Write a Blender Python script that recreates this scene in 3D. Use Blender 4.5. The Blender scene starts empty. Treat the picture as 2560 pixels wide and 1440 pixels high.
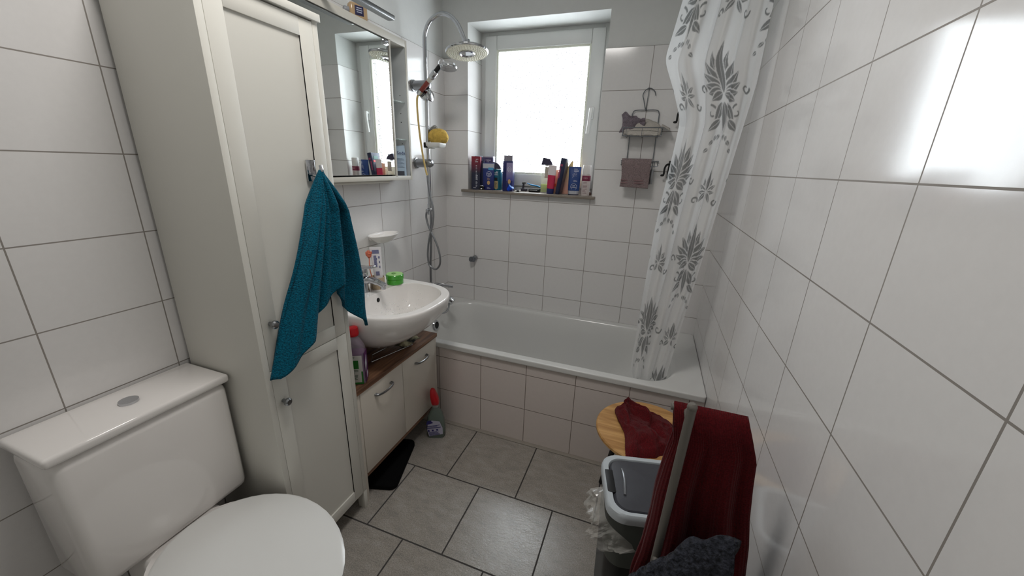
import bpy, bmesh, math, random
import numpy as np
from mathutils import Vector, Matrix, noise
random.seed(7)
C = bpy.context.scene.collection
PI = math.pi
# ------------------------------------------------------------------ helpers
def lin(c):
    return tuple(((v/255)/12.92 if v/255 <= .04045 else ((v/255+.055)/1.055)**2.4) for v in c)

class MB:
    """collects shapes into one bmesh; build() links it as one mesh object"""
    def __init__(s):
        s.bm = bmesh.new(); s.mi = 0; s.M = None
    def _face(s, vs):
        try:
            f = s.bm.faces.new(vs); f.material_index = s.mi; return f
        except ValueError:
            return None
    def _v(s, p):
        p = Vector(p)
        return s.bm.verts.new(s.M @ p if s.M else p)
    def add(s, verts, faces):
        vs = [s._v(p) for p in verts]
        for f in faces: s._face([vs[i] for i in f])
        return s
    def box(s, x0, x1, y0, y1, z0, z1, bev=0, seg=2, M=None, taper=None):
        b = bmesh.new(); bmesh.ops.create_cube(b, size=1)
        for v in b.verts:
            tz = v.co.z+.5
            k = 1 if taper is None else 1+(taper-1)*tz
            v.co = Vector(((x0+x1)/2+v.co.x*(x1-x0)*k, (y0+y1)/2+v.co.y*(y1-y0)*k, z0+tz*(z1-z0)))
        if bev > 0:
            bmesh.ops.bevel(b, geom=list(b.edges), offset=bev, segments=seg, profile=.5, affect='EDGES', clamp_overlap=True)
        if M: b.transform(M)
        b.verts.index_update()
        s.add([v.co.copy() for v in b.verts], [[v.index for v in f.verts] for f in b.faces])
        b.free(); return s
    def loft(s, rings, closed=True, cap0=True, cap1=True):
        R = [[s._v(p) for p in r] for r in rings]
        n = len(R[0])
        for a, b in zip(R[:-1], R[1:]):
            for i in range(n if closed else n-1):
                j = (i+1) % n
                s._face([a[i], a[j], b[j], b[i]])
        if cap0: s._face(list(reversed(R[0])))
        if cap1: s._face(R[-1])
        return s
    def tube(s, pts, r, n=10, caps=True, closed=False, flat=None):
        pts = [Vector(p) for p in pts]; m = len(pts)
        rad = r if isinstance(r, (list, tuple)) else [r]*m
        rings = []; prev = None
        for i, p in enumerate(pts):
            if closed: t = pts[(i+1) % m]-pts[i-1]
            else: t = pts[min(i+1, m-1)]-pts[max(i-1, 0)]
            if t.length < 1e-9: t = Vector((0, 0, 1))
            t.normalize()
            if prev is None:
                a = Vector((0, 0, 1)) if abs(t.z) < .9 else Vector((1, 0, 0))
                u = t.cross(a).normalized()
            else:
                u = prev-t*prev.dot(t)
                u = u.normalized() if u.length > 1e-6 else t.orthogonal().normalized()
            prev = u; w = t.cross(u)
            rings.append([p+(u*math.cos(2*PI*k/n)+w*math.sin(2*PI*k/n)*(flat or 1))*rad[i] for k in range(n)])
        if closed: rings.append(rings[0]); caps = False
        s.loft(rings, True, caps, caps); return s
    def lathe(s, prof, c=(0, 0, 0), n=32, M=None, sx=1, sy=1):
        T = Matrix.Translation(c) @ (M or Matrix.Identity(4))
        rings = [[T @ Vector((r*sx*math.cos(2*PI*k/n), r*sy*math.sin(2*PI*k/n), z)) for k in range(n)] for r, z in prof]
        s.loft(rings, True, prof[0][0] > 1e-6, prof[-1][0] > 1e-6); return s
    def ball(s, c, r, sc=(1, 1, 1), n=16, jitter=0, M=None):
        k = max(6, n//2); rings = []
        T = M or Matrix.Identity(4)
        for i in range(1, k):
            th = PI*i/k; ring = []
            for j in range(n):
                ph = 2*PI*j/n
                d = Vector((math.sin(th)*math.cos(ph), math.sin(th)*math.sin(ph), -math.cos(th)))
                q = 1+jitter*noise.noise(d*2.3+Vector(c)*9)
                ring.append(Vector(c)+T.to_3x3() @ Vector((d.x*r*sc[0]*q, d.y*r*sc[1]*q, d.z*r*sc[2]*q)))
            rings.append(ring)
        s.loft(rings); return s
    def grid(s, fn, nu, nv):
        V = [[s._v(fn(i/nu, j/nv)) for i in range(nu+1)] for j in range(nv+1)]
        for j in range(nv):
            for i in range(nu):
                s._face([V[j][i], V[j][i+1], V[j+1][i+1], V[j+1][i]])
        return s
    def poly(s, pts, thick, nrm):
        nrm = Vector(nrm).normalized()*thick
        a = [Vector(p) for p in pts]; s.loft([a, [p+nrm for p in a]]); return s
    def build(s, name, mat, parent=None, world=True, ang=38, sub=0, solid=0, flat=False, loc=None, rot=None, bevel=0):
        bmesh.ops.remove_doubles(s.bm, verts=s.bm.verts, dist=1e-6)
        bmesh.ops.recalc_face_normals(s.bm, faces=s.bm.faces)
        me = bpy.data.meshes.new(name)
        if loc is not None and world:
            s.bm.transform(Matrix.Translation(-Vector(loc)))
        if parent is not None and world:
            s.bm.transform(parent_matrix(parent).inverted())
        s.bm.to_mesh(me); s.bm.free()
        for m in (mat if isinstance(mat, (list, tuple)) else [mat]): me.materials.append(m)
        o = bpy.data.objects.new(name, me); C.objects.link(o)
        if loc is not None: o.location = loc
        if rot is not None: o.rotation_euler = rot
        if parent is not None: o.parent = parent
        if not flat:
            me.shade_smooth(); me.set_sharp_from_angle(angle=math.radians(ang))
        if solid:
            md = o.modifiers.new('thickness', 'SOLIDIFY'); md.thickness = solid; md.offset = 0
        if bevel:
            md = o.modifiers.new('bevel', 'BEVEL'); md.width = bevel; md.segments = 2
        if sub:
            md = o.modifiers.new('smooth', 'SUBSURF'); md.levels = sub; md.render_levels = sub
        return o

def parent_matrix(o):
    M = Matrix.Translation(o.location) @ o.rotation_euler.to_matrix().to_4x4()
    return parent_matrix(o.parent) @ M if o.parent else M
def tag(o, label, cat, group=None, kind=None):
    if label: o['label'] = label
    if cat: o['category'] = cat
    if group: o['group'] = group
    if kind: o['kind'] = kind
    return o
def thing(name, label, cat, loc=(0, 0, 0), rot=(0, 0, 0), group=None):
    o = bpy.data.objects.new(name, None); C.objects.link(o)
    o.empty_display_size = .05
    o.location = loc; o.rotation_euler = rot
    return tag(o, label, cat, group)
def struct(o, label=None):
    o['kind'] = 'structure'
    if label: o['label'] = label; o['category'] = o.name.split('_')[0]
    return o
def cr(pts, n=8, closed=False):
    P = [Vector(p) for p in pts]; out = []; m = len(P)
    for i in range(m if closed else m-1):
        if closed: a, b, c, d = P[i-1], P[i], P[(i+1) % m], P[(i+2) % m]
        else: a, b, c, d = P[max(i-1, 0)], P[i], P[i+1], P[min(i+2, m-1)]
        for k in range(n):
            t = k/n
            out.append(.5*((2*b)+(c-a)*t+(2*a-5*b+4*c-d)*t*t+(3*b-a-3*c+d)*t**3))
    if not closed: out.append(P[-1])
    return out
def rrect(w, d, r, n=5):
    pts = []
    for cx, cy, a0 in ((w/2-r, d/2-r, 0), (-w/2+r, d/2-r, 90), (-w/2+r, -d/2+r, 180), (w/2-r, -d/2+r, 270)):
        for k in range(n+1):
            a = math.radians(a0+90*k/n); pts.append((cx+r*math.cos(a), cy+r*math.sin(a)))
    return pts
_txt = {}
def text(mb, s, size, M, bold=0.0):
    """flat lettering as mesh, centred on M's origin, in M's x-z plane (reads from -y)"""
    key = (s, bold)
    if key not in _txt:
        cu = bpy.data.curves.new('lettering', 'FONT'); cu.body = s; cu.size = 1; cu.align_x = 'CENTER'; cu.align_y = 'CENTER'
        cu.resolution_u = 3; cu.offset = bold
        ob = bpy.data.objects.new('lettering', cu); C.objects.link(ob)
        dg = bpy.context.evaluated_depsgraph_get(); dg.update()
        me = bpy.data.meshes.new_from_object(ob.evaluated_get(dg))
        _txt[key] = ([v.co.copy() for v in me.vertices], [list(p.vertices) for p in me.polygons])
        bpy.data.objects.remove(ob); bpy.data.meshes.remove(me); bpy.data.curves.remove(cu)
    vs, fs = _txt[key]
    mb.add([M @ Vector((v.x*size, 0, v.y*size)) for v in vs], fs)
    return mb
def T(x, y, z): return Matrix.Translation((x, y, z))
def Rx(d): return Matrix.Rotation(math.radians(d), 4, 'X')
def Ry(d): return Matrix.Rotation(math.radians(d), 4, 'Y')
def Rz(d): return Matrix.Rotation(math.radians(d), 4, 'Z')
# ------------------------------------------------------------------ materials
def new_mat(name):
    m = bpy.data.materials.new(name); m.use_nodes = True
    nt = m.node_tree; return m, nt, nt.nodes['Principled BSDF']
def P(name, col, rough=.5, metal=0, spec=.5, bump=0, bscale=200, var=0, vscale=20, trans=0, alpha=1, sheen=0, coat=0, ior=1.45, bdist=.001, sub=0):
    m, nt, b = new_mat(name)
    c = lin(col)+(1,)
    b.inputs['Base Color'].default_value = c
    b.inputs['Roughness'].default_value = rough
    b.inputs['Metallic'].default_value = metal
    b.inputs['Specular IOR Level'].default_value = spec
    b.inputs['Transmission Weight'].default_value = trans
    b.inputs['Alpha'].default_value = alpha
    b.inputs['Sheen Weight'].default_value = sheen
    b.inputs['Coat Weight'].default_value = coat
    b.inputs['IOR'].default_value = ior
    if var or bump:
        tc = nt.nodes.new('ShaderNodeTexCoord')
    if var:
        nz = nt.nodes.new('ShaderNodeTexNoise'); nz.inputs['Scale'].default_value = vscale; nz.inputs['Detail'].default_value = 6
        nt.links.new(tc.outputs['Object'], nz.inputs['Vector'])
        mx = nt.nodes.new('ShaderNodeMix'); mx.data_type = 'RGBA'
        mx.inputs[6].default_value = tuple(v*(1-var) for v in c[:3])+(1,)
        mx.inputs[7].default_value = tuple(min(1, v*(1+var)) for v in c[:3])+(1,)
        nt.links.new(nz.outputs['Fac'], mx.inputs[0]); nt.links.new(mx.outputs[2], b.inputs['Base Color'])
    if bump:
        nb = nt.nodes.new('ShaderNodeTexNoise'); nb.inputs['Scale'].default_value = bscale; nb.inputs['Detail'].default_value = 4
        nt.links.new(tc.outputs['Object'], nb.inputs['Vector'])
        bp = nt.nodes.new('ShaderNodeBump'); bp.inputs['Strength'].default_value = bump; bp.inputs['Distance'].default_value = bdist
        nt.links.new(nb.outputs['Fac'], bp.inputs['Height']); nt.links.new(bp.outputs['Normal'], b.inputs['Normal'])
    return m
def N(nt, t, **kw):
    n = nt.nodes.new(t)
    for k, v in kw.items(): setattr(n, k, v)
    return n
def tile_mat(name, ax, off, w, h, mortar, tile, grout, stagger=0, rough=.12, wav=.12, stone=False):
    m, nt, b = new_mat(name); L = nt.links.new
    tc = N(nt, 'ShaderNodeTexCoord'); sp = N(nt, 'ShaderNodeSeparateXYZ'); cb = N(nt, 'ShaderNodeCombineXYZ')
    L(tc.outputs['Object'], sp.inputs[0])
    for i in (0, 1):
        a = N(nt, 'ShaderNodeMath', operation='ADD'); L(sp.outputs[ax[i]], a.inputs[0]); a.inputs[1].default_value = off[i]
        L(a.outputs[0], cb.inputs[i])
    br = N(nt, 'ShaderNodeTexBrick', offset=stagger, offset_frequency=2, squash=1.0)
    L(cb.outputs[0], br.inputs['Vector'])
    br.inputs['Scale'].default_value = 1; br.inputs['Mortar Size'].default_value = mortar; br.inputs['Mortar Smooth'].default_value = .1
    br.inputs['Brick Width'].default_value = w; br.inputs['Row Height'].default_value = h; br.inputs['Bias'].default_value = 0
    nz = N(nt, 'ShaderNodeTexNoise'); nz.inputs['Detail'].default_value = 8; nz.inputs['Roughness'].default_value = .65
    L(tc.outputs['Object'], nz.inputs['Vector'])
    t = lin(tile)
    mx = N(nt, 'ShaderNodeMix', data_type='RGBA')
    g = N(nt, 'ShaderNodeMix', data_type='RGBA'); L(br.outputs['Fac'], g.inputs[0]); L(mx.outputs[2], g.inputs[6])
    gz = N(nt, 'ShaderNodeTexNoise'); gz.inputs['Scale'].default_value = 3; L(tc.outputs['Object'], gz.inputs['Vector'])
    gm = N(nt, 'ShaderNodeMix', data_type='RGBA'); L(gz.outputs['Fac'], gm.inputs[0])
    gc = lin(grout)
    gm.inputs[6].default_value = tuple(v*.75 for v in gc)+(1,); gm.inputs[7].default_value = tuple(v*1.25 for v in gc)+(1,)
    L(gm.outputs[2], g.inputs[7]); L(g.outputs[2], b.inputs['Base Color'])
    bh = N(nt, 'ShaderNodeMath', operation='MULTIPLY_ADD')
    bp = N(nt, 'ShaderNodeBump'); bp.inputs['Distance'].default_value = .0015
    if stone:
        nz.inputs['Scale'].default_value = 14
        # each tile its own slab: shift the veins by the tile's random tint
        br.inputs['Color1'].default_value = (0, 0, 0, 1); br.inputs['Color2'].default_value = (1, 1, 1, 1)
        sh = N(nt, 'ShaderNodeVectorMath', operation='MULTIPLY_ADD'); L(br.outputs['Color'], sh.inputs[0]); sh.inputs[1].default_value = (3, 5, 0); L(tc.outputs['Object'], sh.inputs[2])
        wv = N(nt, 'ShaderNodeMapping'); wv.inputs['Rotation'].default_value = (0, 0, .9); wv.inputs['Scale'].default_value = (1, 2.2, 1); L(sh.outputs[0], wv.inputs['Vector'])
        L(wv.outputs[0], nz.inputs['Vector'])
        rp = N(nt, 'ShaderNodeValToRGB'); L(nz.outputs['Fac'], rp.inputs[0])
        rp.color_ramp.elements[0].position = .34; rp.color_ramp.elements[0].color = tuple(v*.84 for v in t)+(1,)
        rp.color_ramp.elements[1].position = .66; rp.color_ramp.elements[1].color = tuple(v*1.12 for v in t)+(1,)
        e = rp.color_ramp.elements.new(.5); e.color = (t[0]*1.0, t[1]*.98, t[2]*.95, 1)
        bright = N(nt, 'ShaderNodeTexNoise'); bright.inputs['Scale'].default_value = 230; bright.inputs['Detail'].default_value = 5; bright.inputs['Roughness'].default_value = .7; b.inputs['Specular IOR Level'].default_value = 1.0; L(tc.outputs['Object'], bright.inputs['Vector'])
        sr = N(nt, 'ShaderNodeMapRange'); sr.inputs['From Min'].default_value = .3; sr.inputs['From Max'].default_value = .7; sr.inputs['To Min'].default_value = .60; sr.inputs['To Max'].default_value = 1.36
        L(bright.outputs['Fac'], sr.inputs['Value'])
        mm = N(nt, 'ShaderNodeMix', data_type='RGBA', blend_type='MULTIPLY'); mm.inputs[0].default_value = 1; L(rp.outputs[0], mm.inputs[6]); L(sr.outputs[0], mm.inputs[7])
        mx.inputs[0].default_value = 1; L(mm.outputs[2], mx.inputs[7])
        sl = N(nt, 'ShaderNodeTexNoise'); sl.inputs['Scale'].default_value = 60; sl.inputs['Detail'].default_value = 8; sl.inputs['Roughness'].default_value = .65; sl.inputs['Distortion'].default_value = .9
        L(wv.outputs[0], sl.inputs['Vector'])
        hs = sl.outputs['Fac']; k = .55; bp.inputs['Strength'].default_value = wav; bp.inputs['Distance'].default_value = .003
        rr = N(nt, 'ShaderNodeMapRange'); L(br.outputs['Fac'], rr.inputs['Value']); rr.inputs['To Min'].default_value = rough; rr.inputs['To Max'].default_value = .8
    else:
        nz.inputs['Scale'].default_value = 60
        mx.inputs[6].default_value = tuple(v*.96 for v in t)+(1,); mx.inputs[7].default_value = tuple(min(1, v*1.04) for v in t)+(1,)
        L(nz.outputs['Fac'], mx.inputs[0])
        wz = N(nt, 'ShaderNodeTexNoise'); wz.inputs['Scale'].default_value = 14; wz.inputs['Detail'].default_value = 1; L(tc.outputs['Object'], wz.inputs['Vector'])
        hs = wz.outputs['Fac']; k = .5; bp.inputs['Strength'].default_value = wav
        rr = N(nt, 'ShaderNodeMapRange'); L(br.outputs['Fac'], rr.inputs['Value']); rr.inputs['To Min'].default_value = rough; rr.inputs['To Max'].default_value = .7
    L(rr.outputs[0], b.inputs['Roughness'])
    inv = N(nt, 'ShaderNodeMath', operation='SUBTRACT'); inv.inputs[0].default_value = 1; L(br.outputs['Fac'], inv.inputs[1])
    L(hs, bh.inputs[0]); bh.inputs[1].default_value = k; L(inv.outputs[0], bh.inputs[2])
    L(bh.outputs[0], bp.inputs['Height']); L(bp.outputs['Normal'], b.inputs['Normal'])
    return m
def wood(name, c1, c2, scale=(3, 30, 30), rough=.45, rot=(0, 0, 0)):
    m, nt, b = new_mat(name); L = nt.links.new
    tc = N(nt, 'ShaderNodeTexCoord'); mp = N(nt, 'ShaderNodeMapping'); mp.inputs['Scale'].default_value = scale; mp.inputs['Rotation'].default_value = rot
    L(tc.outputs['Object'], mp.inputs['Vector'])
    nz = N(nt, 'ShaderNodeTexNoise'); nz.inputs['Scale'].default_value = 2; nz.inputs['Detail'].default_value = 8; nz.inputs['Distortion'].default_value = .4
    L(mp.outputs[0], nz.inputs['Vector'])
    rp = N(nt, 'ShaderNodeValToRGB'); L(nz.outputs['Fac'], rp.inputs[0])
    rp.color_ramp.elements[0].position = .35; rp.color_ramp.elements[0].color = lin(c1)+(1,)
    rp.color_ramp.elements[1].position = .65; rp.color_ramp.elements[1].color = lin(c2)+(1,)
    L(rp.outputs[0], b.inputs['Base Color']); b.inputs['Roughness'].default_value = rough
    bp = N(nt, 'ShaderNodeBump'); bp.inputs['Strength'].default_value = .15; bp.inputs['Distance'].default_value = .001
    L(nz.outputs['Fac'], bp.inputs['Height']); L(bp.outputs['Normal'], b.inputs['Normal'])
    return m
def terry(name, col, rib=0, ribdir=(1, 0, 0), var=.35, bscale=420, strength=1.0, dist=.004):
    """towel cloth: looped pile, optional woven ribs"""
    m, nt, b = new_mat(name); L = nt.links.new
    c = lin(col); tc = N(nt, 'ShaderNodeTexCoord')
    nz = N(nt, 'ShaderNodeTexNoise'); nz.inputs['Scale'].default_value = bscale; nz.inputs['Detail'].default_value = 3; L(tc.outputs['Object'], nz.inputs['Vector'])
    rp = N(nt, 'ShaderNodeValToRGB'); L(nz.outputs['Fac'], rp.inputs[0])
    rp.color_ramp.elements[0].position = .3; rp.color_ramp.elements[0].color = tuple(v*(1-var) for v in c)+(1,)
    rp.color_ramp.elements[1].position = .7; rp.color_ramp.elements[1].color = tuple(min(1, v*(1+var)) for v in c)+(1,)
    L(rp.outputs[0], b.inputs['Base Color']); b.inputs['Roughness'].default_value = .95; b.inputs['Specular IOR Level'].default_value = .15
    b.inputs['Sheen Weight'].default_value = .06; b.inputs['Sheen Roughness'].default_value = .5
    bp = N(nt, 'ShaderNodeBump'); bp.inputs['Strength'].default_value = strength; bp.inputs['Distance'].default_value = dist
    h = nz.outputs['Fac']
    if rib:
        uv = N(nt, 'ShaderNodeUVMap'); sx = N(nt, 'ShaderNodeSeparateXYZ'); L(uv.outputs[0], sx.inputs[0])
        mu = N(nt, 'ShaderNodeMath', operation='MULTIPLY'); L(sx.outputs[0], mu.inputs[0]); mu.inputs[1].default_value = rib*2*PI
        sn = N(nt, 'ShaderNodeMath', operation='SINE'); L(mu.outputs[0], sn.inputs[0])
        ad = N(nt, 'ShaderNodeMath', operation='MULTIPLY_ADD'); L(sn.outputs[0], ad.inputs[0]); ad.inputs[1].default_value = .45; L(nz.outputs['Fac'], ad.inputs[2])
        h = ad.outputs[0]
    L(h, bp.inputs['Height']); L(bp.outputs['Normal'], b.inputs['Normal'])
    return m

A_, B_ = .2476, .2                      # wall tile: 24.8 x 20 cm, laid in a plain grid
WT = (224, 222, 221); GR = (142, 136, 130)
M = {}
M['plaster'] = P('plaster', (214, 215, 213), .85, bump=.35, bscale=130, bdist=.0012, var=.03, vscale=30)
M['tile_back'] = tile_mat('wall tile back', ('X', 'Z'), (-.205+A_*8, -.5888+B_*8), A_, B_, .0016, WT, GR)
M['tile_left'] = tile_mat('wall tile left', ('Y', 'Z'), (.1705+A_*20, -.5888+B_*8), A_, B_, .0016, WT, GR)
M['tile_panel'] = tile_mat('tub panel tile', ('X', 'Z'), (-.5003+A_*8, -.2002+B_*8), A_, B_, .0016, (216, 206, 201), (112, 100, 90), rough=.2)
M['floor'] = tile_mat('floor slate tile', ('X', 'Y'), (-.3873+.3405*10, 1.0366+.3398*16), .3405, .3398, .0032, (152, 147, 141), (34, 28, 24), stagger=.5, rough=.19, wav=.32, stone=True)
M['white'] = P('white lacquer', (216, 214, 206), .4, bump=.05, bscale=60)
M['cream'] = P('ivory lacquer', (198, 194, 184), .45)
M['vanity'] = P('off white laminate', (214, 207, 196), .35, bump=.04, bscale=80)
M['pvc'] = P('white window pvc', (215, 216, 214), .35)
M['bead'] = P('glazing bead', (226, 228, 214), .4)
M['ceramic'] = P('white glazed ceramic', (236, 232, 229), .06, coat=.3)
M['enamel'] = P('white bath enamel', (214, 214, 212), .16)
M['chrome'] = P('chrome', (196, 198, 202), .07, 1)
M['steel'] = P('brushed steel', (150, 152, 155), .28, 1)
M['wire'] = P('grey steel wire', (118, 122, 126), .35, .9)
M['dark'] = P('black plastic', (18, 18, 20), .4)
M['black'] = P('matte black metal', (14, 14, 15), .5)
M['rubber'] = P('dark rubber', (10, 10, 10), .7)
M['walnut'] = wood('walnut laminate', (84, 56, 40), (140, 102, 76), (30, 2.2, 30))
M['oak'] = wood('oak veneer', (168, 122, 68), (206, 160, 100), (2.4, 26, 26), .42)
M['stone_sill'] = P('brown stone', (132, 123, 113), .4, var=.25, vscale=40)
M['mirror'] = P('mirror silver', (236, 240, 238), .015, 1)
M['glass'] = P('clear shelf glass', (196, 214, 208), .05, alpha=.3)
M['grey_side'] = P('grey laminate', (186, 190, 192), .5)
M['white_plastic'] = P('white plastic', (226, 226, 224), .3)
M['red_plastic'] = P('red plastic', (196, 22, 34), .3)
M['pole_grey'] = P('grey painted metal', (112, 108, 102), .45, .2)
# ------------------------------------------------------------------ camera (solved from the tile grid) and a sight-line helper
FPX, CAM = 949.33, Vector((1.2908, -2.2836, 1.3949))
yaw, pit, rol = .3394, .3126, .0350
F_ = Vector((-math.sin(yaw)*math.cos(pit), math.cos(yaw)*math.cos(pit), -math.sin(pit)))
R_ = Vector((math.cos(yaw), math.sin(yaw), 0)); U_ = R_.cross(F_)
R2 = R_*math.cos(rol)+U_*math.sin(rol); U2 = R2.cross(F_)
def pt(px, py, x=None, y=None, z=None):
    d = F_+R2*((px-1279.5)/FPX)-U2*((py-720)/FPX)
    t = (x-CAM.x)/d.x if x is not None else (y-CAM.y)/d.y if y is not None else (z-CAM.z)/d.z
    return CAM+d*t
cd = bpy.data.cameras.new('camera'); cam = bpy.data.objects.new('camera', cd); C.objects.link(cam)
cd.sensor_fit = 'HORIZONTAL'; cd.sensor_width = 36; cd.lens = FPX/2560*36; cd.clip_start = .02
cam.matrix_world = Matrix((( R2.x, U2.x, -F_.x, CAM.x), (R2.y, U2.y, -F_.y, CAM.y), (R2.z, U2.z, -F_.z, CAM.z), (0, 0, 0, 1)))
bpy.context.scene.camera = cam
# ------------------------------------------------------------------ room shell
XR, YB, ZC, ZT = 1.62, -2.95, 2.45, 1.9888
M['tile_right'] = tile_mat('wall tile right', ('Y', 'Z'), (.12+A_*20, -.5888+B_*8), A_, B_, .0016, WT, GR)
M['tile_door'] = tile_mat('wall tile door side', ('X', 'Z'), (.1+A_*8, -.5888+B_*8), A_, B_, .0016, WT, GR)
b = MB(); b.box(-.2, XR+.2, YB-.2, .24, -.12, 0)
struct(b.build('floor', M['floor'], flat=True))
b = MB(); b.box(-.2, XR+.2, YB-.2, .24, ZC, ZC+.12)
struct(b.build('ceiling', M['plaster'], flat=True))
def side_wall(name, xs, xt, xo, tm):
    b = MB(); b.box(min(xs, xo), max(xs, xo), YB, .24, 0, ZC)
    b.mi = 1; b.box(min(xt, xs), max(xt, xs), YB, 0, 0, ZT)
    struct(b.build(name, [M['plaster'], tm], flat=True))
side_wall('wall_left', -.008, 0, -.2, M['tile_left'])
side_wall('wall_right', XR+.008, XR, XR+.2, M['tile_right'])
# window wall: plaster body with the opening, tile skin below 1.99 m, tiled reveals
OX0, OX1, OZ0, OZ1 = .160, .956, 1.225, 2.165
b = MB()
for x0, x1, z0, z1 in ((-.2, OX0-.004, 0, ZC), (OX1+.008, XR+.2, 0, ZC), (OX0-.004, OX1+.008, 0, OZ0), (OX0-.004, OX1+.008, OZ1, ZC)):
    b.box(x0, x1, .008, .42, z0, z1)
b.mi = 1
for x0, x1, z0, z1 in ((0, OX0, 0, ZT), (OX1, XR, 0, ZT), (OX0, OX1, 0, OZ0)):
    b.box(x0, x1, 0, .008, z0, z1)
b.box(OX0-.004, OX0, .008, .2, OZ0, ZT); b.box(OX1, OX1+.008, .008, .2, OZ0, ZT)
struct(b.build('wall_window', [M['plaster'], M['tile_back']], flat=True))
# wall behind the viewer with an open doorway
b = MB()
for x0, x1, z0, z1 in ((-.2, .62, 0, ZC), (1.46, XR+.2, 0, ZC), (.62, 1.46, 2.02, ZC)):
    b.box(x0, x1, YB-.12, YB, z0, z1)
struct(b.build('wall_door', M['plaster'], flat=True))
b = MB()
for x0, x1, z0, z1 in ((.55, .63, 0, 2.09), (1.45, 1.53, 0, 2.09), (.55, 1.53, 2.01, 2.09)):
    b.box(x0, x1, YB-.13, YB+.015, z0, z1, .004)
b.box(.631, 1.449, YB-.06, YB-.02, .004, 2.009, .002)
d1 = struct(b.build('door_1', M['white']))
# ------------------------------------------------------------------ window
win = thing('window_1', None, None, (.558, .2, 1.24)); win['kind'] = 'structure'
def ring(b, x0, x1, z0, z1, w, y0, y1, bev=.004, wb=None):
    wb = wb or w
    b.box(x0, x0+w, y0, y1, z0, z1, bev); b.box(x1-w, x1, y0, y1, z0, z1, bev)
    b.box(x0+w-.001, x1-w+.001, y0, y1, z1-w, z1, bev); b.box(x0+w-.001, x1-w+.001, y0, y1, z0, z0+wb, bev)
b = MB(); ring(b, OX0-.004, OX1+.008, OZ0, OZ1, .052, .2, .24, .002); b.build('window_frame', M['pvc'], win)
SX0, SX1, SZ0, SZ1 = .190, .922, 1.266, 2.142
b = MB(); ring(b, SX0, SX1, SZ0, SZ1, .076, .182, .228, .007); b.build('sash', M['pvc'], win)
b = MB(); ring(b, SX0+.072, SX1-.072, SZ0+.072, SZ1-.072, .016, .189, .214, .005); b.build('glazing_bead', M['bead'], win)
m, nt, bs = new_mat('patterned window glass'); L = nt.links.new
nt.nodes.remove(bs); out = nt.nodes['Material Output']
tc = N(nt, 'ShaderNodeTexCoord')
def dashes(sc, off):
    mp = N(nt, 'ShaderNodeMapping'); mp.inputs['Scale'].default_value = sc; mp.inputs['Location'].default_value = off
    L(tc.outputs['Object'], mp.inputs['Vector'])
    nz = N(nt, 'ShaderNodeTexNoise'); nz.inputs['Scale'].default_value = 1; nz.inputs['Detail'].default_value = 1.5; nz.inputs['Roughness'].default_value = .6
    L(mp.outputs[0], nz.inputs['Vector'])
    g = N(nt, 'ShaderNodeMapRange', interpolation_type='SMOOTHSTEP'); g.inputs['From Min'].default_value = .495; g.inputs['From Max'].default_value = .575
    L(nz.outputs['Fac'], g.inputs['Value']); return g.outputs[0]
h = dashes((115, 1, 330), (0, 0, 0)); v = dashes((330, 1, 115), (3, 1, 7))
mxx = N(nt, 'ShaderNodeMath', operation='MAXIMUM'); L(h, mxx.inputs[0]); L(v, mxx.inputs[1])
col = N(nt, 'ShaderNodeMix', data_type='RGBA'); L(mxx.outputs[0], col.inputs[0])
col.inputs[6].default_value = (.97, .985, .98, 1); col.inputs[7].default_value = (.16, .16, .16, 1)
tr = N(nt, 'ShaderNodeBsdfTransparent'); L(col.outputs[2], tr.inputs['Color'])
gl = N(nt, 'ShaderNodeBsdfGlossy'); gl.inputs['Roughness'].default_value = .2
bp = N(nt, 'ShaderNodeBump'); bp.inputs['Strength'].default_value = .5; bp.inputs['Distance'].default_value = .002; L(mxx.outputs[0], bp.inputs['Height']); L(bp.outputs[0], gl.inputs['Normal'])
ms = N(nt, 'ShaderNodeMixShader'); ms.inputs[0].default_value = .04; L(tr.outputs[0], ms.inputs[1]); L(gl.outputs[0], ms.inputs[2]); L(ms.outputs[0], out.inputs['Surface'])
M['pane'] = m
b = MB(); b.box(SX0+.076, SX1-.076, .207, .211, SZ0+.076, SZ1-.076); b.build('pane', M['pane'], win, flat=True)
# handle: rosette on the right stile with the lever hanging down
b = MB(); b.box(.868, .894, .172, .183, 1.668, 1.738, .006); h = b.build('window_handle', M['white_plastic'], win)
b = MB(); b.tube([(.881, .174, 1.718), (.881, .150, 1.718)], .009, 12)
b.tube(cr([(.881, .150, 1.725), (.880, .147, 1.693), (.876, .148, 1.643), (.871, .150, 1.588)], 6), [.011]*6+[.0105]*6+[.0095]*7, 10); b.build('lever', M['white_plastic'], h)
# sill
b = MB(); b.box(.127, .975, -.036, .2, 1.222, 1.238, .003); s = b.build('trim_1', M['stone_sill']); s['kind'] = 'structure'
SILL = 1.238
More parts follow.
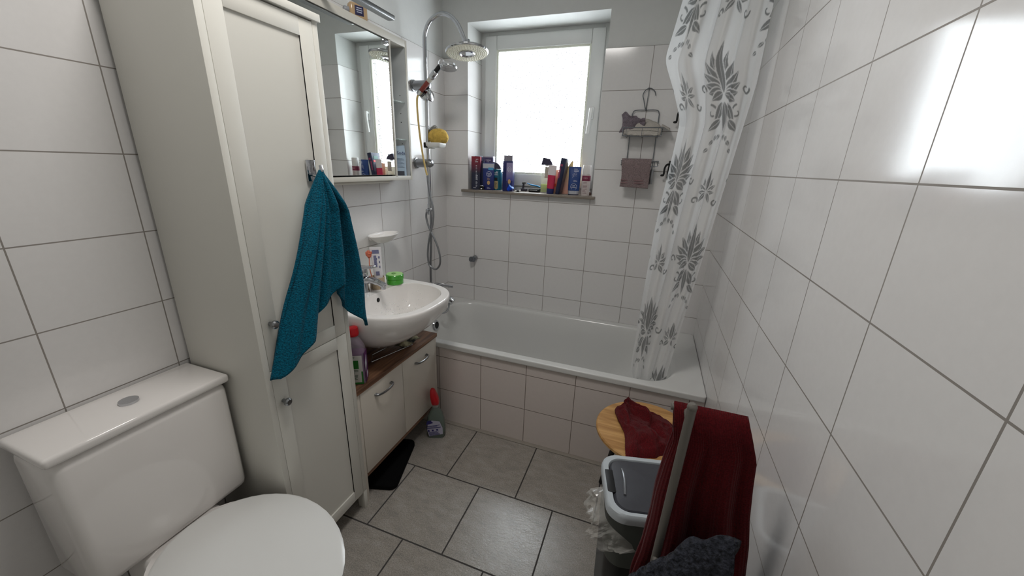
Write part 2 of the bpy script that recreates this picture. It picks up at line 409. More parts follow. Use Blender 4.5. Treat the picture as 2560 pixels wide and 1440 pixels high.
# ------------------------------------------------------------------ bath tub
tub = thing('bathtub', 'white enamel bathtub with grey-white tiled front panel below the window', 'bathtub', (.81, -.35, 0))
RZ = .487; VX0_ = .322
def oring(x0, x1, y0, y1, r, z, n=10):
    return [((x0+x1)/2+p[0], (y0+y1)/2+p[1], z) for p in rrect(x1-x0, y1-y0, r, n)]
b = MB()
b.loft([oring(.002, XR-.002, -.686, -.002, .012, .458), oring(.001, XR-.001, -.6892, -.001, .014, .4595), oring(.001, XR-.001, -.690, -.001, .016, .463), oring(.001, XR-.001, -.690, -.001, .016, .468), oring(.001, XR-.001, -.690, -.001, .016, RZ-.008),
        oring(.001, XR-.001, -.690, -.001, .016, RZ-.004), oring(.002, XR-.002, -.6888, -.002, .016, RZ-.0012), oring(.004, XR-.004, -.686, -.004, .016, RZ), oring(.010, XR-.010, -.680, -.010, .016, RZ), oring(.099, 1.506, -.654, -.036, .15, RZ),
        oring(.105, 1.50, -.648, -.042, .15, RZ), oring(.110, 1.494, -.642, -.047, .15, RZ-.004), oring(.116, 1.486, -.636, -.053, .15, RZ-.018),
        oring(.13, 1.44, -.622, -.066, .16, .36), oring(.155, 1.36, -.604, -.085, .17, .22), oring(.185, 1.28, -.58, -.11, .17, .13),
        oring(.24, 1.20, -.53, -.16, .15, .092), oring(.40, 1.05, -.42, -.27, .07, .086)], cap0=False)
b.build('basin', M['enamel'], tub, ang=60)
b = MB(); b.box(.002, XR-.002, -.679, -.655, 0.0, .457); b.build('tiled_panel', M['tile_panel'], tub, flat=True)
b = MB(); b.box(VX0_, XR-.002, -.702, -.678, .0002, .004, .0015); s = b.build('trim_2', P('grey joint filler', (150, 143, 134), .7, var=.1, vscale=60)); s['kind'] = 'structure'
b = MB(); b.M = T(.123, -.385, .43) @ Ry(82)
b.lathe([(.0, -.004), (.031, -.004), (.033, .002), (.030, .008), (.022, .010), (.021, .004)], n=28); o = b.build('overflow_cover', M['chrome'], tub)
b = MB(); b.M = T(.123, -.385, .43) @ Ry(82); b.lathe([(0, .003), (.021, .003), (.021, .007), (0, .009)], n=24); b.build('overflow_knob', M['rubber'], o)  # dark inside of the overflow hole, put in as a black disc
# ------------------------------------------------------------------ vanity unit
van = thing('vanity_cabinet', 'low off-white two-door bathroom cabinet with walnut top under the washbasin', 'cabinet', (.16, -1.0, 0))
VY0, VY1, VX = -1.292, -.702, .32
b = MB(); b.box(.01, VX-.002, VY1-.018, VY1, 0, .525, .001); b.box(.01, VX-.002, VY0, VY0+.018, 0, .525, .001)
b.box(.01, .02, VY0+.018, VY1-.018, .12, .525); b.box(.01, VX-.022, VY0+.018, VY1-.018, .47, .485)
b.build('carcass', M['vanity'], van)
b = MB(); b.box(.004, VX+.004, VY0-.003, VY1+.003, .526, .546, .0015); b.build('countertop', M['walnut'], van)
b = MB(); b.box(.02, VX-.004, VY0+.018, VY1-.018, .118, .138, .001); b.build('bottom_board', M['walnut'], van)
def bow(b, y0, y1, z, x):
    b.tube(cr([(x-.002, y0+.004, z), (x+.014, y0+.008, z), (x+.024, (y0+y1)/2-.02, z), (x+.024, (y0+y1)/2+.02, z), (x+.014, y1-.008, z), (x-.002, y1-.004, z)], 6), .0036, 8, flat=1.5)
    for yy in (y0+.012, y1-.012): b.tube([(x-.002, yy, z), (x+.015, yy, z)], .0042, 8)
for y0, y1, hy0, hy1, hz in ((VY0+.020, -1.0015, -1.195, -1.079, .472), (-.9985, VY1-.020, -.906, -.797, .470)):
    b = MB(); b.box(VX-.02, VX, y0, y1, .14, .524, .0015); d = b.build('door', M['vanity'], van)
    b = MB(); bow(b, hy0, hy1, hz, VX); b.build('handle', M['steel'], d)
# bathroom scale half under the vanity
b = MB(); r = [(p[0], p[1]) for p in rrect(.31, .31, .03, 6)]
b.loft([[(x, y, .004) for x, y in r], [(x*1.0, y, .018) for x, y in r], [(x*.985, y*.985, .022) for x, y in r]])
a0 = math.atan2(.283, -.09)-PI/2
sc = b.build('bathroom_scale', P('black rubber mat', (9, 9, 10), .85, spec=.1, bump=.3, bscale=300), world=False, loc=(.20, -1.095, 0), rot=(0, 0, math.radians(17)))
tag(sc, 'flat black bathroom scale pushed halfway under the vanity cabinet', 'scale')
# ------------------------------------------------------------------ washbasin
YC = -.957
def outline(hw, xb, xf, x0, n=2.7, k=48):
    """front half superellipse closed by straight sides back to x0"""
    pts = []
    for i in range(k+1):
        t = -PI/2+PI*i/k
        c, s = math.cos(t), math.sin(t)
        pts.append((xb+(xf-xb)*abs(c)**(2/n), YC+hw*math.copysign(abs(s)**(2/n), s)))
    side = 6
    a = [(x0+(xb-x0)*j/side, YC-hw) for j in range(side)]
    d = [(x0+(xb-x0)*(side-1-j)/side, YC+hw) for j in range(side)]
    return a+pts+d
def inner(hw, xb, xf, n=2.6, k=48):
    pts = []
    side = 6
    for i in range(k+1):
        t = -PI/2+PI*i/k
        c, s = math.cos(t), math.sin(t)
        pts.append((xb+(xf-xb)*abs(c)**(2/n), YC+hw*math.copysign(abs(s)**(2/n), s)))
    bk = []
    xq = min(p[0] for p in pts)
    # gentle back edge with rounded corners
    for j in range(side):
        u = j/side; bk.append(u)
    a = []; d = []
    xd = xb-.075
    for j in range(side):
        th = PI/2*(1-j/side)
        a.append((xb-(xb-xd)*abs(math.sin(th))**(.75), YC-hw*(1-.45*abs(math.sin(th))**2.2) ))
        d.append((xb-(xb-xd)*abs(math.sin(PI/2*((j+1)/side)))**(.75), YC+hw*(1-.45*abs(math.sin(PI/2*((j+1)/side)))**2.2)))
    return a+pts+d
def at(o, z): return [(x, y, z) for x, y in o]
def shr(o, k, cx, cy, z): return [(cx+(x-cx)*k, cy+(y-cy)*k, z) for x, y in o]
O = outline(.256, .20, .490, .0); I = inner(.214, .245, .453)
HZ = .82
b = MB()
def under(k, kx, z):
    return [(x*kx, YC+(y-YC)*k, z) for x, y in O]
b.loft([under(.18, .45, .600), under(.40, .55, .606), under(.60, .66, .626), under(.77, .78, .662), under(.89, .88, .70), under(.955, .945, .738), under(.99, .985, .770), under(1.0, 1.0, .792), under(1.002, 1.002, .806), under(1.002, 1.002, .811), under(1.0, 1.0, .8155),
        under(.996, .996, .8185), under(.989, .990, HZ), under(.980, .982, HZ), shr(I, 1.02, .3, YC, HZ), shr(I, 1.008, .3, YC, HZ), shr(I, 1.001, .3, YC, HZ-.002), shr(I, .999, .3, YC, HZ-.006), shr(I, .995, .3, YC, HZ-.012), shr(I, .985, .3, YC, HZ-.02), shr(I, .945, .297, YC, HZ-.06), shr(I, .87, .292, YC, HZ-.1),
        shr(I, .68, .285, YC, HZ-.13), shr(I, .4, .28, YC, HZ-.145), shr(I, .12, .275, YC, HZ-.15)], cap0=True)
ws = b.build('washbasin', M['ceramic'], None, ang=60, loc=(.0, YC, .6))
tag(ws, 'white ceramic washbasin on the tiled wall above the walnut-topped cabinet', 'washbasin')
from mathutils.bvhtree import BVHTree
bv = BVHTree.FromPolygons([ws.location+v.co for v in ws.data.vertices], [list(p.vertices) for p in ws.data.polygons])
hit = bv.ray_cast(CAM, (pt(945, 750, z=.7)-CAM).normalized())
nz_ = hit[1] if hit[1].dot(CAM-hit[0]) > 0 else -hit[1]
b = MB(); b.M = T(*hit[0]) @ nz_.to_track_quat('Z', 'Y').to_matrix().to_4x4(); b.lathe([(0, -.002), (.0105, -.002), (.0105, .0004), (0, .0004)], n=24); b.build('overflow_hole', M['rubber'], ws)
b = MB(); b.lathe([(0, .001), (.024, .001), (.026, .004), (.02, .006), (0, .004)], c=(.275, YC, HZ-.151)); b.build('drain', M['chrome'], ws)
# drops of water on the bowl's back wall
rr = random.Random(3); b = MB()
for _ in range(520):
    x = rr.uniform(.176, .36); y = rr.gauss(-.91, .085)
    hit = bv.ray_cast(Vector((x, y, HZ+.1)), Vector((0, 0, -1)))
    if hit[0] and hit[0].z < HZ-.02:
        q = rr.uniform(.0011, .0026)
        b.ball(hit[0]+hit[1]*q*.2, q, (1, 1, .8), 8)
tag(b.build('water_drops', P('water', (250, 252, 252), .03, alpha=.35, spec=1), None, loc=(.28, YC, .7)), 'water drops clinging inside the washbasin', 'water drops', kind='stuff')
# faucet on the deck
FX = .098
fc = thing('faucet', 'chrome single-lever faucet on the washbasin behind the teal towel', 'faucet', (FX, YC, HZ))
b = MB(); b.lathe([(0, 0), (.029, 0), (.029, .005), (.026, .010), (.0255, .066), (.023, .074), (0, .076)], c=(FX, YC, HZ), n=32)
b.build('body', M['chrome'], fc)
b = MB(); sp = cr([(FX+.005, YC, HZ+.054), (FX+.045, YC, HZ+.062), (FX+.09, YC, HZ+.056), (FX+.125, YC, HZ+.044)], 6)
b.tube(sp, [.021]*6+[.0175]*6+[.015]*7, 16, flat=.85); b.tube([(FX+.117, YC, HZ+.050), (FX+.114, YC, HZ+.030)], .0125, 16); b.build('spout', M['chrome'], fc)
b = MB(); b.lathe([(0, .078), (.0265, .078), (.0275, .084), (.0268, .112), (.024, .119), (0, .121)], c=(FX, YC, HZ), n=32)
b.box(FX-.012, FX+.075, YC-.015, YC+.015, HZ+.108, HZ+.120, .005, 3, M=T(FX, YC, HZ+.114) @ Ry(-9) @ T(-FX, -YC, -HZ-.114)); b.build('lever', M['chrome'], fc)
# ------------------------------------------------------------------ mirror cabinet
mc = thing('mirror_cabinet', 'white wall cabinet with mirror door and open side shelf on the left tiled wall', 'mirror cabinet', (.05, -.87, 1.30))
MX, MY0, MY1, MZ0, MZ1 = .100, -1.22, -.526, 1.302, 1.938
b = MB(); b.box(.001, MX, MY1-.015, MY1, MZ0+.004, MZ1-.004, .001); b.box(.001, MX, MY0, MY0+.018, MZ0, MZ1, .001); b.box(.001, MX, -.662, -.650, MZ0+.02, MZ1-.03, .001)
b.box(.001, MX, MY0+.018, MY1-.015, MZ1-.034, MZ1-.004, .001); b.box(.001, MX, MY0+.018, MY1-.015, MZ0+.004, MZ0+.024, .001)
b.box(.001, MX-.02, MY0+.018, -.69, MZ0-.008, MZ0+.004, .001)
b.build('carcass', M['cream'], mc)
b = MB(); b.box(.001, .004, MY0+.018, MY1-.018, MZ0+.02, MZ1-.03); b.build('back_panel', M['grey_side'], mc)
b = MB(); b.box(.006, MX-.003, MY1-.0165, MY1-.0148, MZ0+.024, MZ1-.034); o = b.build('side_lining', M['grey_side'], mc)
for z in (1.40, 1.44, 1.48, 1.58, 1.62, 1.70):
    b = MB(); b.M = T(.06, MY1-.0167, z) @ Rx(90); b.lathe([(0, 0), (.0022, 0), (.0022, .0006), (0, .0006)], n=10); b.build('peg_hole', M['rubber'], o)
for z in (1.495, 1.665):
    b = MB(); b.box(.006, MX-.012, -.649, MY1-.0172, z, z+.005, .0008); b.build('glass_shelf', M['glass'], mc)
b = MB(); b.box(.070, .078, MY0+.019, -.6625, MZ0+.0245, MZ1-.0345); d = b.build('mirror_backing', M['rubber'], mc)
# the mirror door stands a touch ajar: hinged at its right edge
MD = T(.094, -.668, 0) @ Rz(.78)
b = MB(); b.M = MD; b.box(0, .004, MY0+.668+.021, 0, MZ0+.030, MZ1-.040, .0006); b.build('mirror_door', M['mirror'], mc, flat=True)
b = MB(); b.M = MD; b.box(.003, .010, -.032, -.001, MZ1-.060, MZ1-.040, .001); b.build('mirror_clip', M['chrome'], mc)
# lamp bar
lm = thing('mirror_lamp', 'grey metal lamp bar above the mirror cabinet', 'lamp', (.2, -1.05, 1.93))
e = pt(979, 45, x=.20)
b = MB(); b.box(.185, .215, -1.30, e.y, e.z-.010, e.z+.007, .002); b.build('bar', M['steel'], lm)
b = MB(); b.box(.187, .213, -1.29, e.y-.01, e.z-.0115, e.z-.0095); b.build('diffuser', P('frosted diffuser', (170, 172, 172), .5), lm)
b = MB(); b.box(-.008, .19, -1.05, -1.02, e.z-.003, e.z+.006, .001); b.box(.16, .2, -1.06, -1.01, e.z-.009, e.z+.0065, .001); b.build('arm', M['black'], lm)
# soap refill bottle on the cabinet
q = pt(880, 40, x=.06)
sb = thing('soap_bottle', 'amber soap bottle with dark blue label lying on top of the mirror cabinet', 'bottle', (.066, q.y+.026, MZ1-.004), (0, 0, math.radians(62)))
sb.scale = (.8, .8, .8)
b = MB(); b.box(-.045, .045, -.022, .022, 0, .072, .012, 3); b.build('body', P('amber soap', (196, 166, 128), .15, alpha=.85, var=.2, vscale=25), sb, world=False)
b = MB(); b.box(-.022, .022, -.0235, -.0215, .016, .058, .009, 3); lab = b.build('label', P('dark blue label', (44, 42, 78), .4), sb, world=False)
b = MB()
for z, w in ((.046, .026), (.037, .030), (.028, .026)): b.box(-w/2, w/2, -.0241, -.0237, z, z+.004)
b.build('print', P('pale print', (190, 196, 214), .5), lab, world=False)
b = MB(); b.M = T(-.045, 0, .036) @ Ry(-90); b.lathe([(.014, 0), (.014, .02), (.012, .024), (0, .024)], n=18); b.build('cap', P('grey cap', (150, 152, 158), .35), sb, world=False)
# soda bag in the open shelf
q = pt(1004, 441, y=-.597)
bg = thing('soda_bag', 'pale blue paper bag printed Soda in the open shelf of the mirror cabinet', 'bag', (.064, -.586, MZ0+.024), (0, 0, math.radians(38)))
b = MB(); prof = [(0, 1, 1), (.012, 1.02, 1.05), (.05, .96, 1.1), (.085, .98, .9), (.11, .93, .5), (.132, .90, .16), (.142, .90, .05)]
rings = []
for z, kx, ky in prof:
    rings.append([(p[0]*kx, p[1]*ky+.002*math.sin(9*p[0]*30), z+.003*math.sin(p[0]*60)*(z > .1)) for p in rrect(.068, .024, .008, 4)])
b.loft(rings); b.build('bag', P('pale blue paper', (166, 186, 204), .7, bump=.3, bscale=60), bg, world=False)
b = MB(); text(b, 'Soda', .020, T(.012, -.0138, .108), .006); 
b.build('lettering', P('navy print', (28, 34, 84), .5), bg, world=False, flat=True)
b = MB()
for k in range(8): b.box(-.012, .018+.008*math.sin(k*2.1), -.0142, -.0132, .082-.006*k, .0832-.006*k)
b.build('small_print', P('grey print', (116, 132, 156), .6), bg, world=False, flat=True)
b = MB(); b.box(-.030, .024, -.0136, -.0120, .002, .022); b.build('dark_patch', P('dark patch', (62, 66, 76), .6), bg, world=False, flat=True)
# ------------------------------------------------------------------ shower set
SYP, SXP = -.336, .080
sh = thing('shower_column', 'chrome shower column with round overhead spray beside the mirror cabinet', 'shower', (0, SYP, 1.39))
top = [pt(1060, 110, y=SYP), pt(1062, 84, y=SYP), pt(1072, 56, y=SYP), pt(1090, 39, y=SYP), pt(1107, 34, y=SYP), pt(1126, 41, y=SYP), pt(1142, 58, y=SYP), pt(1153, 80, y=SYP), pt(1162, 103, y=SYP)]
path = [Vector((SXP, SYP, 1.135)), Vector((SXP, SYP, 1.3)), Vector((SXP, SYP, 1.9))]+[Vector((max(p.x, SXP), SYP, p.z)) for p in top]
b = MB(); b.tube(path[:2]+cr(path[2:], 8), .0105, 14); b.build('riser_pipe', M['chrome'], sh)
hc = pt(1167, 128, y=SYP)
hd = T(*hc) @ Rx(-5) @ Ry(-5)
b = MB(); b.M = hd
b.lathe([(0, .024), (.02, .024), (.024, .018), (.06, .013), (.098, .006), (.107, .0), (.107, -.005), (.104, -.009)], n=48); b.lathe([(0, .05), (.017, .05), (.019, .03), (.019, .02), (0, .02)], n=20)
oh = b.build('overhead_spray', M['chrome'], sh, ang=50)
b = MB(); b.M = hd
b.lathe([(.104, -.009), (.098, -.0105), (.03, -.0105), (0, -.0105)], n=48)
for rad, cnt in ((.098, 48), (.088, 42), (.078, 36), (.068, 30), (.058, 26), (.048, 20)):
    for k in range(cnt):
        a = 2*PI*k/cnt+rad*40
        b.lathe([(.0022, -.010), (.0017, -.0145), (0, -.0148)], c=(rad*math.cos(a), rad*math.sin(a), 0), n=6)
b.build('spray_face', P('frosted nozzle plate', (232, 228, 212), .35), oh)
b = MB(); b.M = hd; b.lathe([(.04, -.0105), (.04, -.014), (.034, -.0165), (.030, -.0125), (0, -.0125)], n=36); b.build('face_ring', M['chrome'], oh)
for zz, py in ((1.752, 213), (1.391, 408)):
    z = pt(1064, py, y=SYP).z
    b = MB(); b.M = T(0, SYP, z) @ Ry(90)
    b.lathe([(0, 0), (.029, 0), (.029, .008), (.024, .010), (.0235, .075), (.0225, .093), (.016, .105), (.006, .109), (0, .1095)], n=30)
    b.build('wall_bracket', M['steel'], sh)
# slider with hand shower
hp = pt(1066, 240, y=SYP-.005)
b = MB(); b.M = T(SXP, SYP, hp.z); b.lathe([(.0, -.022), (.019, -.022), (.021, -.016), (.021, .016), (.019, .022), (0, .022)], n=24)
b.M = None; b.tube([(SXP, SYP, hp.z), (SXP+.005, SYP-.035, hp.z+.002)], [.020, .022], 18)
b.M = T(SXP+.022, SYP-.010, hp.z) @ Ry(75); b.lathe([(0, -.004), (.026, -.004), (.031, .002), (.031, .012), (.024, .018), (0, .020)], n=28)
b.build('slider', M['chrome'], sh)
hs = thing('hand_shower', 'clear hand shower with red bead filter in the slider of the shower column', 'hand shower', tuple(pt(1048, 235, y=-.385)))
yh = -.385
A, B = pt(1048, 233, y=yh), pt(1096, 170, y=yh)
ax = (B-A)
def along(t): return A+ax*t
b = MB(); b.tube([along(-.05), along(.02), along(.10)], [.013, .0145, .0145], 18); b.build('lower_collar', M['chrome'], hs)
b = MB(); b.tube([along(.60), along(.64), along(.84), along(.86)], [.0135, .0155, .0155, .013], 18); b.build('upper_collar', M['chrome'], hs)
b = MB(); b.tube([along(.08), along(.47)], .0118, 16); b.build('filter_beads', P('red mineral beads', (126, 52, 44), .5, bump=1, bscale=320, var=.35, vscale=320, bdist=.003), hs)
b = MB(); b.tube([along(.47), along(.62)], .0122, 16); b.build('clear_handle', P('cloudy plastic', (214, 210, 198), .15, trans=.3), hs)
b = MB(); b.tube([along(.84), along(1.02), along(1.1)], [.0125, .012, .0115], 14); b.build('neck', M['dark'], hs)
hcn = pt(1121, 166, y=yh)
b = MB(); b.M = T(*hcn) @ Rx(-7) @ Ry(-3)
b.lathe([(0, .017), (.026, .016), (.036, .010), (.042, .0), (.042, -.008), (.038, -.0115), (0, -.012)], n=32); hh = b.build('head', P('clear plastic', (232, 234, 236), .06, trans=.55, ior=1.4), hs)
b = MB(); b.M = T(*hcn) @ Rx(-7) @ Ry(-3); b.lathe([(.0425, -.002), (.0435, -.006), (.041, -.0125), (.036, -.013)], n=32); b.lathe([(.024, .0165), (.024, -.004), (.0, -.004)], n=24); b.build('head_ring', M['chrome'], hh)
b = MB(); b.ball(along(1.16)+Vector((0, 0, .002)), .0185, (1, 1, 1), 16); b.build('ball_joint', P('clear joint', (235, 236, 238), .05, trans=.6), hs)
# hoses
yq = -.372
hp_pts = [along(-.04), along(-.16)+Vector((.004, 0, -.006)), pt(1042.5, 268, y=yh), pt(1045, 300, y=yq), pt(1050, 345, y=yq), pt(1057, 390, y=yq), pt(1064, 425, y=yq), pt(1067.5, 438, y=yq)]
b = MB(); b.tube(cr(hp_pts, 8), .0052, 10)
ho = thing('shower_hose', 'looped hose, yellowed at the top and ribbed metal below, on the shower column', 'hose', tuple(pt(1073, 520, y=yq)))
b.build('yellowed_hose', P('yellowed plastic hose', (206, 178, 112), .4), ho)
def ribbed(pts, r, n=12):
    c = cr(pts, n); ln = sum((c[i+1]-c[i]).length for i in range(len(c)-1)); k = int(ln/.0022)
    # resample
    out = []; acc = 0; i = 0; step = ln/k; pos = 0
    seg = [(c[j+1]-c[j]).length for j in range(len(c)-1)]; cum = [0]
    for s in seg: cum.append(cum[-1]+s)
    for j in range(k+1):
        d = min(j*step, ln-1e-6)
        while i < len(seg)-1 and cum[i+1] < d: i += 1
        out.append(c[i]+(c[i+1]-c[i])*((d-cum[i])/max(seg[i], 1e-9)))
    return out, [r*(1 if j % 2 else .9) for j in range(len(out))]
y2 = -.362
a1 = [pt(1068, 439, y=y2), pt(1070, 460, y=y2), pt(1075, 490, y=y2), pt(1081, 515, y=y2), pt(1083, 540, y=y2), pt(1080, 565, y=y2), pt(1074, 590, y=y2), pt(1070, 615, y=y2), pt(1069, 640, y=y2), pt(1072, 660, y=y2), pt(1078, 668, y=y2), pt(1089, 673, y=y2), pt(1098, 664, y=y2), pt(1100, 648, y=y2), pt(1096, 625, y=y2), pt(1087, 600, y=y2), pt(1077, 580, y=y2), pt(1069, 560, y=y2), pt(1065, 542, y=y2), pt(1067, 528, y=y2), pt(1073, 524, y=y2)]
p_, r_ = ribbed(a1, .006); b = MB(); b.tube(p_, r_, 10); b.build('metal_hose', M['steel'], ho)
p_, r_ = ribbed([pt(1076, 522, y=-.345), pt(1077.5, 560, y=-.345), pt(1077, 610, y=-.345), pt(1076, 660, y=-.345), pt(1077, 705, y=-.345)], .0075); b = MB(); b.tube(p_, r_, 10); b.build('lower_hose', M['steel'], ho)
b = MB(); c0 = pt(1074, 523, y=-.345)
b.tube([c0+Vector((0, 0, .03)), c0+Vector((0, 0, -.03))], .0125, 14); b.tube([c0, c0+Vector((.02, -.02, .002))], .0095, 12); b.ball(c0+Vector((.022, -.022, .002)), .011, n=12); b.tube([c0, c0+Vector((-.004, -.026, -.006))], .009, 12)
b.build('diverter', M['chrome'], ho)
# soap tray with sponge and mesh puff
z0 = pt(1066, 362, y=SYP).z
tr = thing('shower_tray', 'small white soap tray clipped on the shower pole under the yellow sponge', 'tray', (SXP, SYP, z0))
b = MB(); b.box(SXP-.018, SXP+.014, SYP-.018, SYP+.018, z0-.016, z0+.012, .004); b.build('clip', M['dark'], tr)
b = MB(); tx = pt(1105, 365, y=SYP-.02).x
b.loft([[(SXP+.012+(x)*1, SYP-.01+y, z0+zz) for x, y in [(p[0]+(tx-SXP-.012)/2, p[1]) for p in rrect((tx-SXP-.012)*k, .085*k, .014, 4)]] for k, zz in ((.8, -.014), (.96, -.006), (1, .008), (.97, .010), (.93, .006), (.9, .002))])
b.box(SXP+.010, SXP+.040, SYP-.024, SYP+.02, z0-.020, z0+.006, .006); b.build('tray', M['white_plastic'], tr)
sc_ = pt(1095, 341, y=SYP+.010)
m_sp = P('yellow sponge', (204, 170, 84), .95, bump=1, bscale=110, var=.5, vscale=50, bdist=.006)
b = MB()
rings = []
for i in range(1, 13):
    th = PI*i/13; ring = []
    for j in range(28):
        ph = 2*PI*j/28; d = Vector((math.sin(th)*math.cos(ph), math.sin(th)*math.sin(ph), -math.cos(th)))
        q = 1+.06*noise.noise(d*3)
        p = Vector((d.x*.060*q, d.y*.042*q, d.z*.044*q))
        if p.z < -.032: p.z = -.032
        groove = .0035*max(0, math.sin(d.x*16+1))*max(0, -d.y)
        p.y += groove
        ring.append(Vector((sc_.x, sc_.y, z0+.041))+p)
    rings.append(ring)
b.loft(rings)
tag(b.build('sponge', m_sp, None, ang=80, loc=tuple(sc_)), 'yellow bath sponge on the white tray of the shower pole', 'sponge')
b = MB(); pc = pt(1082, 325, y=SYP+.03); rr = random.Random(5)
for k in range(26):
    n0 = Vector((rr.gauss(0, 1), rr.gauss(0, 1), rr.gauss(0, 1))).normalized(); u = n0.orthogonal().normalized(); w = n0.cross(u); ra = rr.uniform(.014, .024)
    b.tube([pc+(u*math.cos(t)*ra*1.2+w*math.sin(t)*ra*.8)+n0*.004*math.sin(3*t) for t in [2*PI*i/18 for i in range(18)]], .0008, 5, closed=True)
tag(b.build('mesh_puff', P('grey mesh', (140, 138, 132), .7), None, loc=tuple(pc)), 'grey mesh bath puff tucked behind the yellow sponge', 'bath puff')
# bath mixer, spout and plug chain
mx_ = thing('bath_mixer', 'chrome bath mixer on the left wall half hidden behind the washbasin rim', 'bath mixer', (.0, -.30, .58))
MZm = .600
b = MB(); b.tube([(.055, -.42, MZm), (.055, -.22, MZm)], .022, 20); b.tube([(0, -.395, MZm), (.055, -.395, MZm)], .02, 18); b.tube([(0, -.245, MZm), (.055, -.245, MZm)], .02, 18)
b.tube([(0.001, -.395, MZm), (.012, -.395, MZm)], .031, 24); b.tube([(0.001, -.245, MZm), (.012, -.245, MZm)], .031, 24); b.tube([(.055, -.345, MZm), (.075, -.345, MZm+.06)], .011, 12); b.build('mixer_body', M['chrome'], mx_)
tp = pt(1132, 754, y=-.30)
b = MB(); b.tube(cr([(.055, -.30, MZm-.01), (.11, -.30, MZm-.018), (tp.x-.03, -.30, tp.z+.012), (tp.x, -.30, tp.z-.002)], 6), [.016]*6+[.017]*6+[.019]*7, 16, flat=1.25); b.build('spout', M['chrome'], mx_)
lv = pt(1128, 716, y=-.30)
b = MB(); b.tube(cr([(.055, -.30, MZm+.022), (.075, -.30, lv.z-.004), (.14, -.30, lv.z), (lv.x+.01, -.30, lv.z)], 6), [.012]*6+[.005]*6+[.0045]*7, 14, flat=2.2); b.build('lever', M['chrome'], mx_)
b = MB(); cpts = [pt(1122, 757, y=-.30), pt(1121, 770, y=-.32), pt(1115, 779, y=-.34), pt(1106, 783, y=-.36), pt(1099, 782, y=-.37)]
p_, r_ = ribbed(cpts, .0055, 8); b.tube(p_, r_, 8); b.build('plug_chain', M['steel'], mx_)
# shower hook on the window wall
q = pt(1188, 644, y=0)
wh = thing('shower_holder', 'small grey hand shower holder alone on the tiles under the window', 'holder', (q.x, 0, q.z))
b = MB(); b.M = T(q.x, -.001, q.z) @ Rx(90); b.lathe([(0, 0), (.017, 0), (.0165, .022), (.0145, .028), (0, .028)], n=24); b.build('base', M['steel'], wh)
b = MB(); b.M = T(q.x-.006, -.034, q.z-.006) @ Rx(72) @ Ry(-18)
b.lathe([(.010, -.012), (.0165, -.012), (.0175, .016), (.0115, .016)], n=24); b.build('clamp', P('grey chrome plastic', (120, 124, 130), .25, .8), wh)
# soap dish on the left wall
b = MB(); sz = 1.045
b.lathe([(0, -.040), (.30, -.040), (.55, -.034), (.86, -.012), (1.0, 0), (.98, .003), (.93, .001), (.80, -.010), (.5, -.020), (0, -.022)], c=(.053, -.728, sz), n=48, sx=.052, sy=.098)
b.box(.0005, .016, -.728-.05, -.728+.05, sz-.030, sz+.001, .005)
tag(b.build('soap_dish', M['ceramic'], None, ang=50, loc=(0, -.728, sz)), 'white ceramic soap dish fixed to the tiled wall above the washbasin', 'soap dish')
# ------------------------------------------------------------------ things on the washbasin
q = pt(947, 719, z=HZ); cx, cy = .122, -.884
cu = thing('toothbrush_cup', 'speckled beige cup behind the faucet on the washbasin', 'cup', (cx, cy, HZ))
b = MB(); b.lathe([(0, .0), (.030, .0), (.033, .004), (.0335, .056), (.0315, .056), (.031, .008), (0, .006)], c=(cx, cy, HZ), n=32)
b.build('cup', P('speckled beige', (186, 166, 138), .4, var=.35, vscale=150), cu)
tb = thing('toothpaste_tube', 'white toothpaste tube with blue print standing in the beige cup', 'tube', (cx+.004, cy+.010, HZ+.008))
tt = pt(950, 613, x=.10); tt = Vector((.105, cy+.022, tt.z))
b = MB(); rings = []
for i in range(12):
    t = i/11; p = Vector((cx+.004, cy+.010, HZ+.01)).lerp(tt, t); w = .017+.009*t; d = .015*(1-t)+.0012
    a = math.radians(40); rings.append([p+Vector((math.cos(a)*w*math.cos(s)-math.sin(a)*d*math.sin(s), math.sin(a)*w*math.cos(s)+math.cos(a)*d*math.sin(s), 0)) for s in [2*PI*k/20 for k in range(20)]])
b.loft(rings); b.build('tube', P('white tube', (222, 220, 222), .3), tb)
tm = T(*(Vector((cx+.004, cy+.010, HZ+.01)).lerp(tt, .62))) @ Rz(40)
b = MB()
up = (tt-Vector((cx+.004, cy+.010, HZ+.01)))
for k, (t, x0, x1) in enumerate(((.90, -.016, .014), (.86, -.016, .014), (.76, -.012, .0), (.70, -.012, .002), (.64, -.012, .0), (.58, -.012, .001), (.52, -.012, .0), (.74, .008, .015), (.62, .009, .014), (.5, .008, .013), (.36, -.010, .006), (.31, -.010, .006))):
    p = Vector((cx+.004, cy+.010, HZ+.01)).lerp(tt, t); b.M = T(*p) @ Rz(40); yd = -(.015*(1-t)+.0022)
    b.box(x0, x1, yd-.0008, yd+.001, -.005, .005)
b.build('print', P('blue print', (122, 124, 156), .5), tb, flat=True)
ob_ = thing('toothbrush', 'orange-headed toothbrush leaning in the beige cup beside the toothpaste', 'toothbrush', (cx-.008, cy-.012, HZ+.009))
th = pt(922, 638, x=.085)
b = MB(); b.tube(cr([(cx-.008, cy-.012, HZ+.009), (cx-.02, cy-.02, HZ+.09), tuple(th.lerp(Vector((cx-.02, cy-.02, HZ+.09)), .25)), tuple(th)], 6), .0024, 8); b.build('handle', P('salmon plastic', (206, 120, 92), .4), ob_)
b = MB(); b.ball(th+Vector((0, 0, .006)), .017, (.75, .9, 1.0), 18, .55); b.build('head', P('orange plastic', (214, 116, 88), .5, bump=1, bscale=300), ob_)
gx, gy = .150, -.790
g = thing('cream_tin', 'round bright green cream tin on the back rim of the washbasin', 'tin', (gx, gy, HZ))
